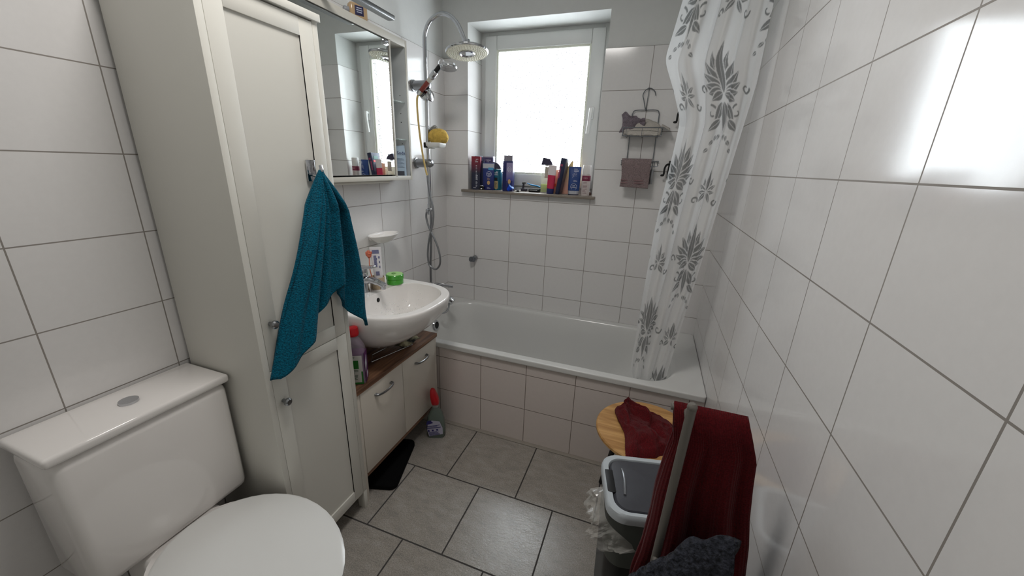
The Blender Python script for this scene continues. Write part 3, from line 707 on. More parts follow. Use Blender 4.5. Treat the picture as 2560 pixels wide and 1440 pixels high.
m_g = P('translucent green plastic', (70, 172, 50), .2, trans=.15, coat=.4); m_gl = P('pale green lid', (160, 208, 128), .3)
b = MB(); b.lathe([(0, 0), (.036, 0), (.040, .004), (.0405, .024), (.039, .026), (0, .026)], c=(gx, gy, HZ), n=40); b.build('tub', m_g, g)
b = MB(); b.lathe([(.039, .0265), (.042, .027), (.0425, .046), (.040, .049), (0, .0495)], c=(gx, gy, HZ), n=40); lid = b.build('lid', m_g, g)
b = MB(); b.lathe([(0, .0496), (.039, .0496), (.0385, .0502), (0, .0502)], c=(gx, gy, HZ), n=40); sl_ = b.build('lid_label', m_gl, lid)
b = MB(); rr = random.Random(4)
for k in range(5):
    a = rr.uniform(0, 6); r0 = rr.uniform(.004, .018)
    b.M = T(gx+r0*math.cos(a)-.008, gy+r0*math.sin(a), HZ+.0504) @ Rz(40+20*k); b.lathe([(0, 0), (.008, 0), (.008, .0003), (0, .0003)], n=14, sy=.4)
b.M = T(gx-.012, gy-.016, HZ+.0508) @ Rz(42) @ Rx(-90); text(b, 'ALOE', .012, Matrix.Identity(4))
b.build('lid_print', P('dark green print', (70, 128, 40), .5), sl_, flat=True)
# ------------------------------------------------------------------ toiletries on the sill
navy, gold, silver = (40, 46, 102), (206, 168, 116), (196, 198, 206)
m_white = P('white print', (224, 226, 236), .4); m_navy = P('navy plastic', navy, .35); m_dnavy = P('dark navy plastic', (30, 36, 66), .35)
m_gold = P('gold print', gold, .35, .3); m_silver = P('silver plastic', silver, .3, .5); m_blue = P('mid blue carton', (34, 66, 128), .4)
def dims(px0, px1, base, top, y):
    a, c = pt(px0, base, y=y), pt(px1, base, y=y); t = pt((px0+px1)/2, top, y=y)
    return (a.x+c.x)/2, (c.x-a.x), t.z-SILL
def item(name, label, cat, px0, px1, base, top, y, rz, tilt=0):
    x, w, h = dims(px0, px1, base, top, y)
    return thing(name, label, cat, (x, y, SILL), (0, math.radians(tilt), math.radians(rz)), 'toiletries on the window sill'), w, h
def circ(b, cx, cz, r, y, wd=.0012, n=28, sx=1):
    b.tube([(cx+r*sx*math.cos(2*PI*k/n), y, cz+r*math.sin(2*PI*k/n)) for k in range(n)], wd, 5, closed=True)
def lines(b, x0, x1, z0, z1, n, y, seed=1):
    rr = random.Random(seed)
    for k in range(n):
        z = z1-(z1-z0)*k/max(1, n-1); t = min(.0022, (z1-z0)/n*.5)
        b.box(x0, x0+(x1-x0)*rr.uniform(.6, 1), y-.0004, y+.0004, z, z+t)
def grad2(name, c0, c1, z0, z1, rough=.35):
    """print that fades from one ink to the other along the pack's height"""
    m, nt, bs = new_mat(name); L = nt.links.new
    tc = N(nt, 'ShaderNodeTexCoord'); s = N(nt, 'ShaderNodeSeparateXYZ'); L(tc.outputs['Object'], s.inputs[0])
    r = N(nt, 'ShaderNodeMapRange'); r.inputs['From Min'].default_value = z0; r.inputs['From Max'].default_value = z1; L(s.outputs['Z'], r.inputs['Value'])
    mx = N(nt, 'ShaderNodeMix', data_type='RGBA'); mx.inputs[6].default_value = lin(c0)+(1,); mx.inputs[7].default_value = lin(c1)+(1,); L(r.outputs[0], mx.inputs[0]); L(mx.outputs[2], bs.inputs['Base Color'])
    bs.inputs['Roughness'].default_value = rough; return m
# red and navy carton
o, w, h = item('shower_gel_bottle', 'tall bottle fading from dark red to navy at the left end of the sill', 'bottle', 1178, 1203, 472, 391, .022, 14)
b = MB(); w *= .84; b.loft([[(p[0], p[1], z) for p in rrect(w, .044, .010, 4)] for z in (0, .004, h*.97, h)]); b.build('bottle', grad2('red to navy print', (30, 33, 58), (140, 30, 48), h*.5, h*.98), o, world=False)
b = MB(); b.M = T(.004, -.0226, h*.85); text(b, 'got', .012, T(.004, 0, .014)); text(b, '2be', .014, Matrix.Identity(4))
b.M = None; lines(b, .0, .014, h*.30, h*.45, 8, -.0226); lines(b, .0, .011, h*.5, h*.72, 6, -.0226, 4); lines(b, .0, .012, h*.10, h*.24, 5, -.0226, 8); lines(b, -.016, .008, h*.05, h*.07, 2, -.0226, 3); b.build('print', m_white, o, world=False, flat=True)
# pale box behind
o, w, h = item('pale_box', 'pale blue box behind the dark red bottle at the end of the sill', 'box', 1189, 1205, 462, 390, .105, 5)
b = MB(); b.box(-w/2, w/2, -.02, .02, 0, h, .002); b.build('carton', P('pale blue carton', (150, 172, 190), .5), o, world=False)
b = MB(); b.box(-w*.3, w*.1, -.0206, -.0196, h*.82, h*.92); b.build('orange_print', P('orange print', (190, 96, 70), .5), o, world=False)
# dark navy bottle
o, w, h = item('navy_bottle', 'slim dark navy bottle between the red-topped bottle and the carton with silver band', 'bottle', 1198, 1211, 473, 402, .060, 8)
b = MB(); b.loft([[(p[0]*k, p[1]*k, z) for p in rrect(w, .04, .008, 4)] for z, k in ((0, .97), (.004, 1), (h*.9, 1), (h*.93, .92), (h, .9))]); b.build('bottle', m_dnavy, o, world=False)
# box with lettering behind the cream carton
o, w, h = item('purple_carton', 'dark purple carton lettered in white standing behind the carton with silver band', 'carton', 1208, 1233, 470, 391, .112, 4)
b = MB(); b.box(-w/2, w/2, -.02, .02, 0, h, .0015); b.build('carton', P('purple carton', (62, 54, 96), .4), o, world=False)
b = MB(); b.box(-w/2-.0004, w/2+.0004, -.0204, .0204, h-.006, h-.001); b.build('silver_edge', m_silver, o, world=False, flat=True)
b = MB(); text(b, "L'ORÉAL", .0115, T(.0015, -.0204, h-.024)); text(b, 'PARIS', .007, T(.0015, -.0204, h-.034)); b.build('lettering', m_white, o, world=False, flat=True)
# blue carton with silver band, round emblem, gold oval
o, w, h = item('cream_carton', 'navy blue carton with silver band, round white emblem and gold oval on the sill', 'carton', 1209, 1234, 474, 407, .055, 10)
b = MB(); b.box(-w/2, w/2, -.018, .018, 0, h, .0015); b.build('carton', grad2('navy to blue print', (36, 40, 104), (32, 56, 128), 0, h), o, world=False)
b = MB(); b.box(-w/2-.0003, w/2+.0003, -.0183, .0183, h*.80, h*.97); b.build('silver_band', m_silver, o, world=False, flat=True)
b = MB(); b.box(.0, w*.46, -.0187, -.018, h*.74, h*.83); b.build('sky_blue_tab', P('sky blue print', (84, 168, 214), .4), o, world=False, flat=True)
b = MB(); circ(b, .004, h*.59, .0155, -.0184); text(b, 'NIVEA', .0088, T(.004, -.0188, h*.60), .012); text(b, 'MEN', .0075, T(.004, -.0188, h*.55), .012); lines(b, -.008, .016, h*.06, h*.10, 2, -.0184); b.build('emblem', m_white, o, world=False, flat=True)
b = MB(); b.M = T(.002, -.0182, h*.27) @ Rx(90); b.lathe([(0, 0), (.012, 0), (.012, .001), (0, .001)], n=24, sx=.8, sy=1.05); b.M = None; lines(b, -.007, .012, h*.38, h*.44, 3, -.0184); b.build('gold_oval', m_gold, o, world=False, flat=True)
# teal bottle with slanted dark cap
o, w, h = item('teal_bottle', 'teal bottle with slanted charcoal cap and three-stripe triangle on the sill', 'bottle', 1230, 1252, 473, 405, .085, 6)
b = MB(); b.loft([[(p[0]*k, p[1]*k, z) for p in rrect(w, .042, .014, 5)] for z, k in ((0, .95), (.004, 1), (h*.72, 1), (h*.745, .97))]); b.build('bottle', P('teal plastic', (22, 104, 128), .25, trans=.1), o, world=False)
b = MB(); b.poly([(-w*.46, -.018, h*.75), (w*.5, -.018, h*.75), (w*.44, -.018, h*.83), (w*.25, -.018, h*.92), (-.002, -.018, h*.985), (-w*.46, -.018, h)], .036, (0, 1, 0)); b.build('cap', P('charcoal plastic', (62, 60, 78), .4), o, world=False, bevel=.003)
b = MB()
for k in range(3):
    x = -.006+.0068*k; zt = (.004, .0085, .013)[k]; z0 = h*.60
    b.poly([(x-.001, -.0212, z0), (x+.0042, -.0212, z0), (x+.0042-.0035, -.0212, z0+zt), (x-.0045, -.0212, z0+zt)], .0008, (0, -1, 0))
text(b, 'adidas', .0105, T(.001, -.0216, h*.555), .01); b.build('emblem', m_white, o, world=False, flat=True)
b = MB(); b.poly([(-.008, -.0212, h*.06), (.003, -.0212, h*.015), (.013, -.0212, h*.07), (.013, -.0212, h*.33), (-.008, -.0212, h*.33)], .0008, (0, -1, 0)); lb = b.build('tan_label', P('tan label', (190, 168, 120), .5), o, world=False, flat=True)
b = MB(); b.box(-.008, .010, -.0225, -.0205, h*.34, h*.45, .0005); lines(b, -.004, .008, h*.10, h*.28, 7, -.0224); b.build('dark_print', M['dark'], o, world=False, flat=True)
# little black razor head lying at their foot
q = pt(1235, 471, z=SILL)
o = thing('razor_cartridge', 'small black razor cartridge lying in front of the teal bottle', 'razor', (q.x, .018, SILL), (0, 0, .3)); o['group'] = 'toiletries on the window sill'
b = MB(); b.box(-.022, .014, -.008, .008, 0, .010, .003); b.box(-.016, .012, -.009, .006, .010, .026, .004, M=Ry(8)); b.build('cartridge', M['dark'], o, world=False)
b = MB(); b.box(-.014, .012, -.0095, -.004, .024, .027, .001, M=Ry(8)); b.ball((-.002, -.009, .006), .005, (1.6, .5, .8), 10); b.build('chrome_strip', M['chrome'], o, world=False)
# hexagonal bottle with lavender face
o, w, h = item('hexagonal_bottle', 'tallest navy bottle with lavender front, grey cap and gold oval left of the blue scoop', 'bottle', 1257, 1282, 477, 389, .040, 24)
hexa = lambda k, z: [(k*w*.58*math.cos(a), k*w*.50*math.sin(a), z) for a in [math.radians(15+60*i) for i in range(6)]]
fr = lambda k, z: [(x*k, y*k, z) for x, y in ((-w*.22, -w*.46), (w*.36, -w*.46), (w*.52, 0), (w*.36, w*.46), (-w*.36, w*.46), (-w*.52, 0))]
b = MB(); b.loft([fr(.97, 0), fr(1, .004), fr(1, h*.80), fr(.94, h*.85)]); b.build('bottle', m_navy, o, world=False, ang=20)
b = MB(); b.loft([fr(.86, h*.85), fr(.86, h)]); cp = b.build('cap', P('grey cap plastic', (136, 132, 144), .35), o, world=False, ang=20)
b = MB(); b.box(-w*.22, w*.36, -w*.46-.0008, -w*.46+.0005, h*.30, h*.80); b.build('lavender_label', grad2('lavender print', (72, 72, 150), (150, 142, 180), h*.3, h*.6), o, world=False, flat=True)
b = MB(); circ(b, .004, h*.62, .015, -w*.46-.0012, .001, sx=.75); text(b, 'NIVEA', .0078, T(.004, -w*.46-.0014, h*.63), .012); text(b, 'MEN', .007, T(.004, -w*.46-.0014, h*.595), .012); lines(b, -.006, .014, h*.07, h*.12, 2, -w*.46-.0012); b.build('emblem', m_white, o, world=False, flat=True)
b = MB(); b.M = T(.004, -w*.46-.0004, h*.28) @ Rx(90); b.lathe([(0, 0), (.014, 0), (.014, .001), (0, .001)], n=24, sx=.62, sy=1); b.build('gold_oval', m_gold, o, world=False, flat=True)
# bottle behind it
o, w, h = item('black_bottle', 'dark bottle half hidden behind the lavender-fronted navy bottle', 'bottle', 1272, 1284, 470, 410, .105, 0)
b = MB(); b.lathe([(0, 0), (w*.5, 0), (w*.52, .005), (w*.52, h*.8), (w*.35, h*.93), (w*.33, h), (0, h)], n=24); b.build('bottle', P('indigo plastic', (48, 50, 92), .35), o, world=False)
# blue scoop
q = pt(1284, 477, z=SILL)
o = thing('measuring_scoop', 'bright blue plastic scoop lying beside the tallest navy bottle', 'scoop', (q.x, .012, SILL+.001), (0, 0, .25)); o['group'] = 'toiletries on the window sill'
b = MB(); b.M = T(0, 0, .017) @ Ry(42) @ Rx(10)
b.lathe([(0, -.014), (.011, -.014), (.0185, .016), (.0195, .018), (.0175, .016), (.0105, -.012), (0, -.012)], n=28); b.build('bowl', P('bright blue plastic', (24, 78, 220), .2), o, world=False)
b = MB(); b.M = T(0, 0, .017) @ Ry(42) @ Rx(10); b.lathe([(.0185, .0165), (.0202, .017), (.0200, .019), (.0178, .0185)], n=28); b.build('rim', P('pale blue edge', (130, 170, 235), .2), o, world=False)
# toothbrush lying on the sill
p0, p1 = pt(1292, 477, z=SILL+.005), pt(1331, 473, z=SILL+.007)
o = thing('electric_brush_head', 'white and black striped brush lying flat at the front of the sill', 'brush', tuple((p0+p1)/2-Vector((0, 0, .006)))); o['group'] = 'toiletries on the window sill'
p0.y = p1.y = .005; mid = p0.lerp(p1, .5)
b = MB(); b.tube([p0, p0.lerp(p1, .3)], [.004, .0055], 10); b.tube([p0.lerp(p1, .72), p1+Vector((0, 0, .006))], [.005, .0035], 10); b.build('handle', M['white_plastic'], o)
b = MB(); b.tube([p0.lerp(p1, t) for t in (.28, .36, .44, .52, .60, .68, .74)], [.0055, .0062, .0048, .0062, .0048, .0062, .005], 10); b.build('grip', M['dark'], o)
# razors
m_rb = P('light blue plastic', (40, 132, 186), .3)
for i, (lab, x0, y0, x1, y1, yy) in enumerate((('black razor with light blue handle lying on the sill beside the clear bottle', 1318, 458, 1350, 468, .10), ('black razor standing head-up among the shaving things left of the clear bottle', 1306, 472, 1309, 456, .12))):
    p0, p1 = pt(x0, y0, y=yy), pt(x1, y1, y=yy)
    o = thing('razor', lab, 'razor', (p0.x, yy, SILL)); o['group'] = 'toiletries on the window sill'
    b = MB()
    if i == 0:
        b.tube(cr([p0, p0.lerp(p1, .3)+Vector((0, 0, -.003)), p0.lerp(p1, .7)+Vector((0, 0, .001)), p1], 6), [.004]*6+[.006]*6+[.0055]*7, 10, flat=.8); b.build('handle', m_rb, o)
        b = MB(); e1 = pt(1331, 476, y=yy-.03); b.box(e1.x-.028, e1.x+.042, yy-.03, yy+.01, SILL, SILL+.021, .005); b.build('head', M['dark'], o)
        b = MB(); b.box(e1.x-.022, e1.x+.03, yy-.0312, yy-.029, SILL+.011, SILL+.014, .0005); b.build('blades', M['chrome'], o)
    else:
        base = Vector((p0.x, yy, SILL+.004))
        b.tube(cr([base, base+Vector((.004, 0, .02)), p1+Vector((0, 0, -.008))], 6), .006, 10); b.box(base.x-.014, base.x+.03, yy-.012, yy+.012, SILL, SILL+.017, .005); b.build('handle', P('graphite plastic', (54, 52, 62), .35), o)
        b = MB(); b.box(p1.x-.010, p1.x+.012, yy-.006, yy+.008, p1.z-.010, p1.z+.002, .003); b.build('head', M['dark'], o)
        b = MB(); b.tube([(p1.x-.009, yy-.007, p1.z-.002), (p1.x+.011, yy-.007, p1.z-.004)], .0012, 6); b.build('blades', M['chrome'], o)
# clear perfume bottle, green liquid, dark cap
o, w, h = item('clear_bottle', 'clear square bottle with green liquid and slanted dark cap on the sill', 'bottle', 1350, 1377, 481, 394, .095, 4)
hb = h*.76
m_clear = P('clear bottle plastic', (228, 230, 222), .08, alpha=.28)
b = MB(); b.loft([[(p[0]*k, p[1]*k, z) for p in rrect(w*.9, .036, .008, 4)] for z, k in ((0, .97), (.003, 1), (hb*.96, 1), (hb, .9))]); b.build('bottle', m_clear, o, world=False)
b = MB(); b.box(-w*.42, w*.42, -.0155, .0155, .004, h*.25, .003); b.build('liquid', P('green liquid', (178, 206, 70), .15, alpha=.75), o, world=False)
b = MB(); b.box(-w*.12, w*.36, -.0165, -.0155, hb*.56, hb*.97); lines(b, -w*.3, w*.3, h*.05, h*.1, 2, -.0165); b.build('label', P('beige label', (146, 138, 118), .5, var=.4, vscale=300), o, world=False, flat=True)
b = MB(); b.lathe([(.011, hb), (.011, hb+.010), (0, hb+.010)], n=20); b.build('neck', M['white_plastic'], o, world=False)
b = MB(); b.poly([(-w*.50, -.014, hb+.007), (w*.52, -.014, hb+.007), (w*.42, -.014, h*.88), (w*.26, -.014, h*.945), (w*.30, -.014, h*.96), (-w*.34, -.014, h)], .028, (0, 1, 0)); b.build('cap', P('dark violet plastic', (52, 50, 72), .4), o, world=False, bevel=.002)
# red and white tube standing on a navy cap
o, w, h = item('red_tube', 'white and red tube standing on a navy cap in front of the clear bottle', 'tube', 1364, 1384, 484, 413, .020, 0, 3)
w *= .86
b = MB(); b.lathe([(0, 0), (w*.47, 0), (w*.5, .003), (w*.5, h*.19), (0, h*.19)], n=28, sy=.75); b.build('cap', m_navy, o, world=False)
b = MB(); rgs = lambda t: [(w*.52*math.cos(a)*(1+.10*t), w*.40*math.sin(a)*(1-.9*t)+0, h*.19+h*.81*t) for a in [2*PI*k/28 for k in range(28)]]
b.loft([rgs(t) for t in (0, .2, .4, .58)]); b.build('red_body', P('crimson tube', (190, 40, 78), .3), o, world=False)
b = MB(); b.loft([rgs(t) for t in (.58, .8, 1)]); b.build('white_end', P('white tube end', (224, 214, 216), .3), o, world=False)
# peach tube behind
o, w, h = item('peach_tube', 'peach coloured tube standing between the red tube and the leaning dark pack', 'tube', 1379, 1392, 483, 424, .075, 0)
b = MB(); b.loft([[(w*.55*math.cos(a)*k, .016*math.sin(a)*d, z) for a in [2*PI*j/24 for j in range(24)]] for z, k, d in ((0, .9, 1), (h*.17, .9, 1), (h*.18, 1, 1), (h*.8, 1.02, .4), (h, 1.05, .1))]); b.build('tube', P('peach plastic', (228, 184, 154), .35), o, world=False)
b = MB(); b.box(-w*.3, w*.3, -.0155, -.012, h*.30, h*.42); b.build('print', P('apricot print', (224, 120, 66), .4), o, world=False)
# leaning dark pack: thin edge to the room, broad printed side to the mirror
o, w, h = item('razor_pack', 'dark leaning pack with a red razor printed on its broad side on the sill', 'pack', 1386, 1405, 486, 395, .055, 0, 8)
w = .030
b = MB(); b.loft([[(p[0]*k, p[1]*k, z) for p in rrect(w, .098, .012, 4)] for z, k in ((0, .84), (.004, .88), (h*.5, 1.0), (h*.95, 1.12), (h*1.005, 1.1))]); b.build('pack', P('blue black card', (40, 46, 74), .35), o, world=False)
b = MB(); b.M = Rz(-90) @ T(0, -w*.5-.0028, 0)
b.box(-.030, .034, -.0008, .0008, h*.70, h*.765); b.box(-.010, .009, -.0008, .0008, h*.24, h*.70); b.build('razor_print', P('signal red print', (206, 50, 62), .4), o, world=False, flat=True)
b = MB(); b.M = Rz(-90) @ T(0, -w*.5-.0024, 0); b.box(-.02, .026, -.0006, .0006, h*.80, h*.90); b.box(-.036, -.02, -.0006, .0006, h*.35, h*.62); b.build('green_print', P('dull green print', (66, 110, 104), .5), o, world=False, flat=True)
b = MB(); b.box(-.010, .004, -.0535, -.0525, h*.78, h*.84, M=T(0, 0, 0)); b.box(-.012, -.004, -.0515, -.0495, h*.45, h*.75); b.build('pink_print', P('pink print', (150, 62, 96), .5), o, world=False, flat=True)
# yellow-peach refill pouch
o, w, h = item('refill_pouch', 'peach refill pouch with pointed yellow corner behind the leaning dark pack', 'pouch', 1402, 1427, 484, 402, .112, 2)
b = MB(); ro = [[(x*w, d, z*h) for x, d in ((a, -dd), (c, -dd*.9), (c, dd*.9), (a, dd))] for z, a, c, dd in ((0, -.46, .42, .02), (.15, -.44, .44, .021), (.5, -.28, .48, .014), (.8, -.02, .48, .006), (.95, .26, .48, .002), (1, .36, .46, .001))]
b.loft(ro); b.build('pouch', grad2('peach to yellow print', (230, 172, 150), (230, 200, 136), h*.2, h*.75), o, world=False)
b = MB(); b.box(.02*w, .20*w, -.0135, -.0105, h*.50, h*.66, .001, M=Ry(14) @ T(-.045, 0, 0)); b.build('red_print', P('red print', (178, 46, 56), .4), o, world=False)
# navy tube standing on its cap, print upside down
o, w, h = item('navy_tube', 'flat navy tube standing on its cap with upside-down round emblem, second from the right end', 'tube', 1418, 1447, 487, 417, .040, 8)
b = MB(); rg = lambda z, k, d: [(w*.5*k*math.copysign(abs(math.cos(a))**.7, math.cos(a)), .019*d*math.sin(a), z) for a in [2*PI*j/32 for j in range(32)]]
b.loft([rg(h*.16, .96, 1), rg(h*.5, .99, .75), rg(h*.85, 1.01, .3), rg(h*.93, 1.02, .12), rg(h, 1.02, .1)]); b.build('tube', m_blue, o, world=False)
b = MB(); b.loft([rg(.005, .93, 1), rg(h*.15, .96, 1.02)]); b.build('silver_cap', m_silver, o, world=False)
b = MB(); b.loft([rg(0, .88, .98), rg(.0048, .90, 1.0)]); b.build('navy_base', m_dnavy, o, world=False)
fl = T(0, -.0175, h*.30) @ Rx(4.2)
b = MB(); b.M = fl
circ(b, .0, .0, .0175, -.0008, .0009); text(b, 'NIVEA', .0095, T(0, -.0018, -.003) @ Ry(180), .012); text(b, 'MEN', .008, T(0, -.0018, .006) @ Ry(180), .012)
b.M = T(0, -.0140, 0) @ Rx(4.2); text(b, 'FRESH', .0085, T(.006, -.0035, h*.51) @ Ry(180), .01); lines(b, -.004, .026, h*.84, h*.92, 3, -.0030)
for k in range(3): b.tube([(-.012+.026*t, -.0032, h*(.62+.05*k)+.012*math.sin(t*2.2)) for t in [i/10 for i in range(11)]], .0006, 5)
b.build('emblem', m_white, o, world=False, flat=True)
# white bottle with maroon band
o, w, h = item('white_bottle', 'white round bottle with maroon band at the right end of the window sill', 'bottle', 1450, 1473, 490, 413, .030, 0)
w *= .9
b = MB(); b.lathe([(0, 0), (w*.48, 0), (w*.5, .003), (w*.5, h*.70), (0, h*.70)], n=32); b.build('bottle', P('white bottle', (214, 204, 202), .3), o, world=False)
b = MB(); b.lathe([(0, h*.705), (w*.49, h*.705), (w*.49, h*.985), (w*.46, h), (0, h)], n=32); b.build('cap', P('white bottle cap', (222, 218, 216), .25), o, world=False)
b = MB(); b.lathe([(w*.503, h*.49), (w*.507, h*.495), (w*.507, h*.66), (w*.503, h*.665)], n=32); lb = b.build('maroon_band', P('maroon print', (126, 44, 72), .4), o, world=False)
b = MB(); text(b, 'MED', .012, T(0, -w*.512, h*.58)); b.build('band_lettering', P('pale pink print', (206, 170, 180), .4), lb, world=False, flat=True)
b = MB(); lines(b, -.012, .012, h*.08, h*.44, 9, -w*.5-.0003, 5); b.build('small_print', P('mauve print', (140, 110, 118), .5), o, world=False, flat=True)
q = pt(1469, 484, z=SILL)
o = thing('brown_cork', 'small brown stopper at the extreme right corner of the sill', 'stopper', (.925, .085, SILL)); o['group'] = 'toiletries on the window sill'
b = MB(); b.lathe([(0, 0), (.011, 0), (.012, .014), (.009, .018), (0, .018)], n=18); b.build('stopper', P('brown plastic', (96, 62, 48), .5), o, world=False)
# ------------------------------------------------------------------ hanging wire rack on the window wall
hr = thing('hanging_rack', 'grey wire shower rack hanging on the tiles right of the window', 'rack', (1.195, -.01, 1.30))
def Yp(px, py, y): return pt(px, py, y=y)
b = MB(); yw = -.012
hk = [Yp(x, y, yw) for x, y in ((1639, 239), (1637, 229), (1630, 222), (1622, 221), (1613, 226), (1607, 238), (1609, 250), (1613, 275))]
b.tube(cr(hk, 6), .0022, 8); b.tube([Yp(1623, 222, yw), Yp(1614, 274, yw)], .0018, 8)
b.ball(Yp(1614, 274, yw), .006, n=12); b.ball(Yp(1622, 221, yw), .0045, n=10); b.build('hook', M['wire'], hr)
xl, xr_, zt, zb = 1.128, 1.262, 1.690, 1.322
b = MB(); b.tube(cr([(xl, yw, zb), (xl, yw, zt-.06), (xl+.002, yw, zt-.014), (xl+.016, yw, zt), (1.195, yw, zt+.001), (xr_-.016, yw, zt), (xr_-.002, yw, zt-.014), (xr_, yw, zt-.06), (xr_, yw, zb)], 6), .0024, 8)
b.tube([(xl, yw, zb), (xr_, yw, zb)], .0022, 8); b.build('frame', M['wire'], hr)
def basket(name, x0, x1, zt, zb, y1, cross):
    b = MB(); y0 = -.010
    b.tube([(x0, y0, zt), (x0, y1, zt), (x1, y1, zt), (x1, y0, zt)], .0026, 8, closed=True)
    b.tube(cr([(x0+.004, y1, zt), (x0+.004, y1, zb+.012), (x0+.018, y1, zb), (x1-.018, y1, zb), (x1-.004, y1, zb+.012), (x1-.004, y1, zt)], 5), .0024, 8)
    for k in range(cross):
        x = x0+.02+(x1-x0-.04)*k/(cross-1)
        b.tube(cr([(x, y1, zt), (x, y1, zb), (x, y0, zb), (x, y0, zt)], 4),   .0013, 6)
    b.build(name, M['wire'], hr)
p = Yp(1556, 321, -.10); p2 = Yp(1657, 317, -.10)
bx0, bx1, bz = p.x, p2.x, (p.z+p2.z)/2
basket('basket', bx0, bx1, bz, bz-.040, -.10, 3)
p = Yp(1552, 405, -.075); p2 = Yp(1647, 400, -.075)
rx0, rx1, rz_ = p.x, p2.x, (p.z+p2.z)/2
basket('lower_rail', rx0, rx1, rz_, rz_-.026, -.075, 2)
b = MB(); b.box(xr_-.004, xr_+.012, -.035, -.010, zb, zb+.075, .002); b.build('soap_clip', M['steel'], hr)
# cloths in the rack
def cloth(name, fn, nu, nv, mat, thick, label, cat, grp=None, loc=None, sub=1):
    b = MB(); b.grid(fn, nu, nv)
    uvs = None
    o = b.build(name, mat, None, loc=loc, ang=180, sub=0, solid=thick)
    return tag(o, label, cat, grp)
def crumple(u, v, s, k): return noise.noise(Vector((u*s, v*s, k)))+.5*noise.noise(Vector((u*s*2.3, v*s*2.3, k+5)))
m_cl = terry('pale cloth', (186, 180, 172), bscale=300, var=.12, dist=.002)
m_mv = terry('mauve terry', (138, 122, 122), bscale=330, var=.4, dist=.004, strength=1)
m_mg = terry('grey mauve terry', (128, 118, 126), bscale=300, var=.3)
def f(u, v):
    # pale cloth lying in the basket: folds up at the back, spills over the right end
    x = bx0+.006+(1.318-bx0)*u; y = -.093+.078*v
    up = math.sin(PI*min(1, u*1.15))**.7
    z = bz-.037+(.026+.064*up)*max(0, v-.06)**.75+.006*crumple(u, v, 6, 1)
    if u < .12: z += .012*(1-u/.12)
    if u > .82: z = max(z, bz+.006+.018*v-.02*(u-.82)/.18)
    z += .004*abs(math.sin(u*9))*(1-v)
    return (x, y, z)
cloth('cleaning_cloth', f, 40, 14, m_cl, .004, 'pale grey cloth heaped in the upper basket of the wire rack', 'cloth', loc=(1.2, -.05, bz))
a0, a1 = Yp(1555, 290, -.045), Yp(1600, 300, -.045)
def f(u, v):
    x = a0.x+(.125)*u; zt_ = a0.z+.012-.020*u+.004*math.sin(u*14)
    zt_ += .012*noise.noise(Vector((u*3.2, 1, 4)))-.020*abs(u-.35)**1.5; x += .012*math.sin(v*3)*(1-u)-.006; z = (bz-.020)+(zt_-bz+.020)*v+.006*crumple(u, v, 5, 3)
    return (x, -.050+.020*math.sin(u*9+v*2)*(.4+.6*v)+.01*crumple(u, v, 4, 8), z)
cloth('crumpled_washcloth', f, 24, 16, m_mg, .006, 'grey-mauve washcloth bunched at the left end of the upper wire basket', 'washcloth', loc=(1.12, -.04, bz))
wx0, wx1 = Yp(1556, 400, -.08).x, Yp(1629, 398, -.08).x; wzb = Yp(1585, 468, -.08).z
def f(u, v):
    x = wx0+(wx1-wx0)*u+.004*math.sin(v*9)*(1-u); zt_ = rz_+.005
    L1 = zt_-wzb
    s = v*2-1.0   # -1 front hem .. 0 over the rail .. +1 back hem
    if s < 0: z = zt_+s*L1*(1+.03*u)+0; y = -.0835-.004*math.sin(u*11+s*3)*(-s)
    else: z = zt_-s*L1*.85; y = -.062+.003*math.sin(u*9)
    k = max(0, 1-abs(s)*10); z += 0; y = y*(1-k)+(-.0745)*k; z = z+.004*k
    return (x, y, z)
o = cloth('washcloth', f, 30, 60, m_mv, .006, 'dusty mauve washcloth hung over the lower rail of the wire rack', 'washcloth', loc=(1.18, -.075, rz_))
b = MB(); 
for k in (.16, .26):
    z = wzb+(rz_-wzb)*k
    b.box(wx0+.003, wx1-.003, -.0876, -.0866, z-.003, z+.003, .0004)
bd = b.build('woven_border', terry('woven border', (132, 106, 108), bscale=200, var=.1, strength=.3), o, world=False); bd.location = (-1.18, .075, -rz_)
# ------------------------------------------------------------------ black wall hooks beside the rack
def hook(px, py, lab):
    p = Yp(px, py, -.03)
    t = thing('wall_hook', lab, 'hook', (p.x+.03, 0, p.z), group='black hooks behind the shower curtain')
    b = MB(); b.box(p.x+.012, p.x+.044, -.008, 0, p.z-.045, p.z+.045, .003); b.build('plate', M['black'], t)
    b = MB(); b.tube(cr([(p.x+.03, -.006, p.z+.022), (p.x+.020, -.022, p.z+.026), (p.x+.004, -.034, p.z+.024), (p.x-.004, -.036, p.z+.008), (p.x-.005, -.036, p.z-.020), (p.x-.007, -.038, p.z-.028)], 6), .0052, 8); b.ball((p.x-.012, -.039, p.z-.030), .007, (1.4, 1, .9), 12); b.build('arm', M['black'], t)
hook(1663, 424, 'black wall hook at washcloth height beside the shower curtain edge')
hook(1652, 540, 'lowest black wall hook, mostly hidden by the shower curtain')
hook(1696, 290, 'black wall hook right of the upper wire basket, highest one')
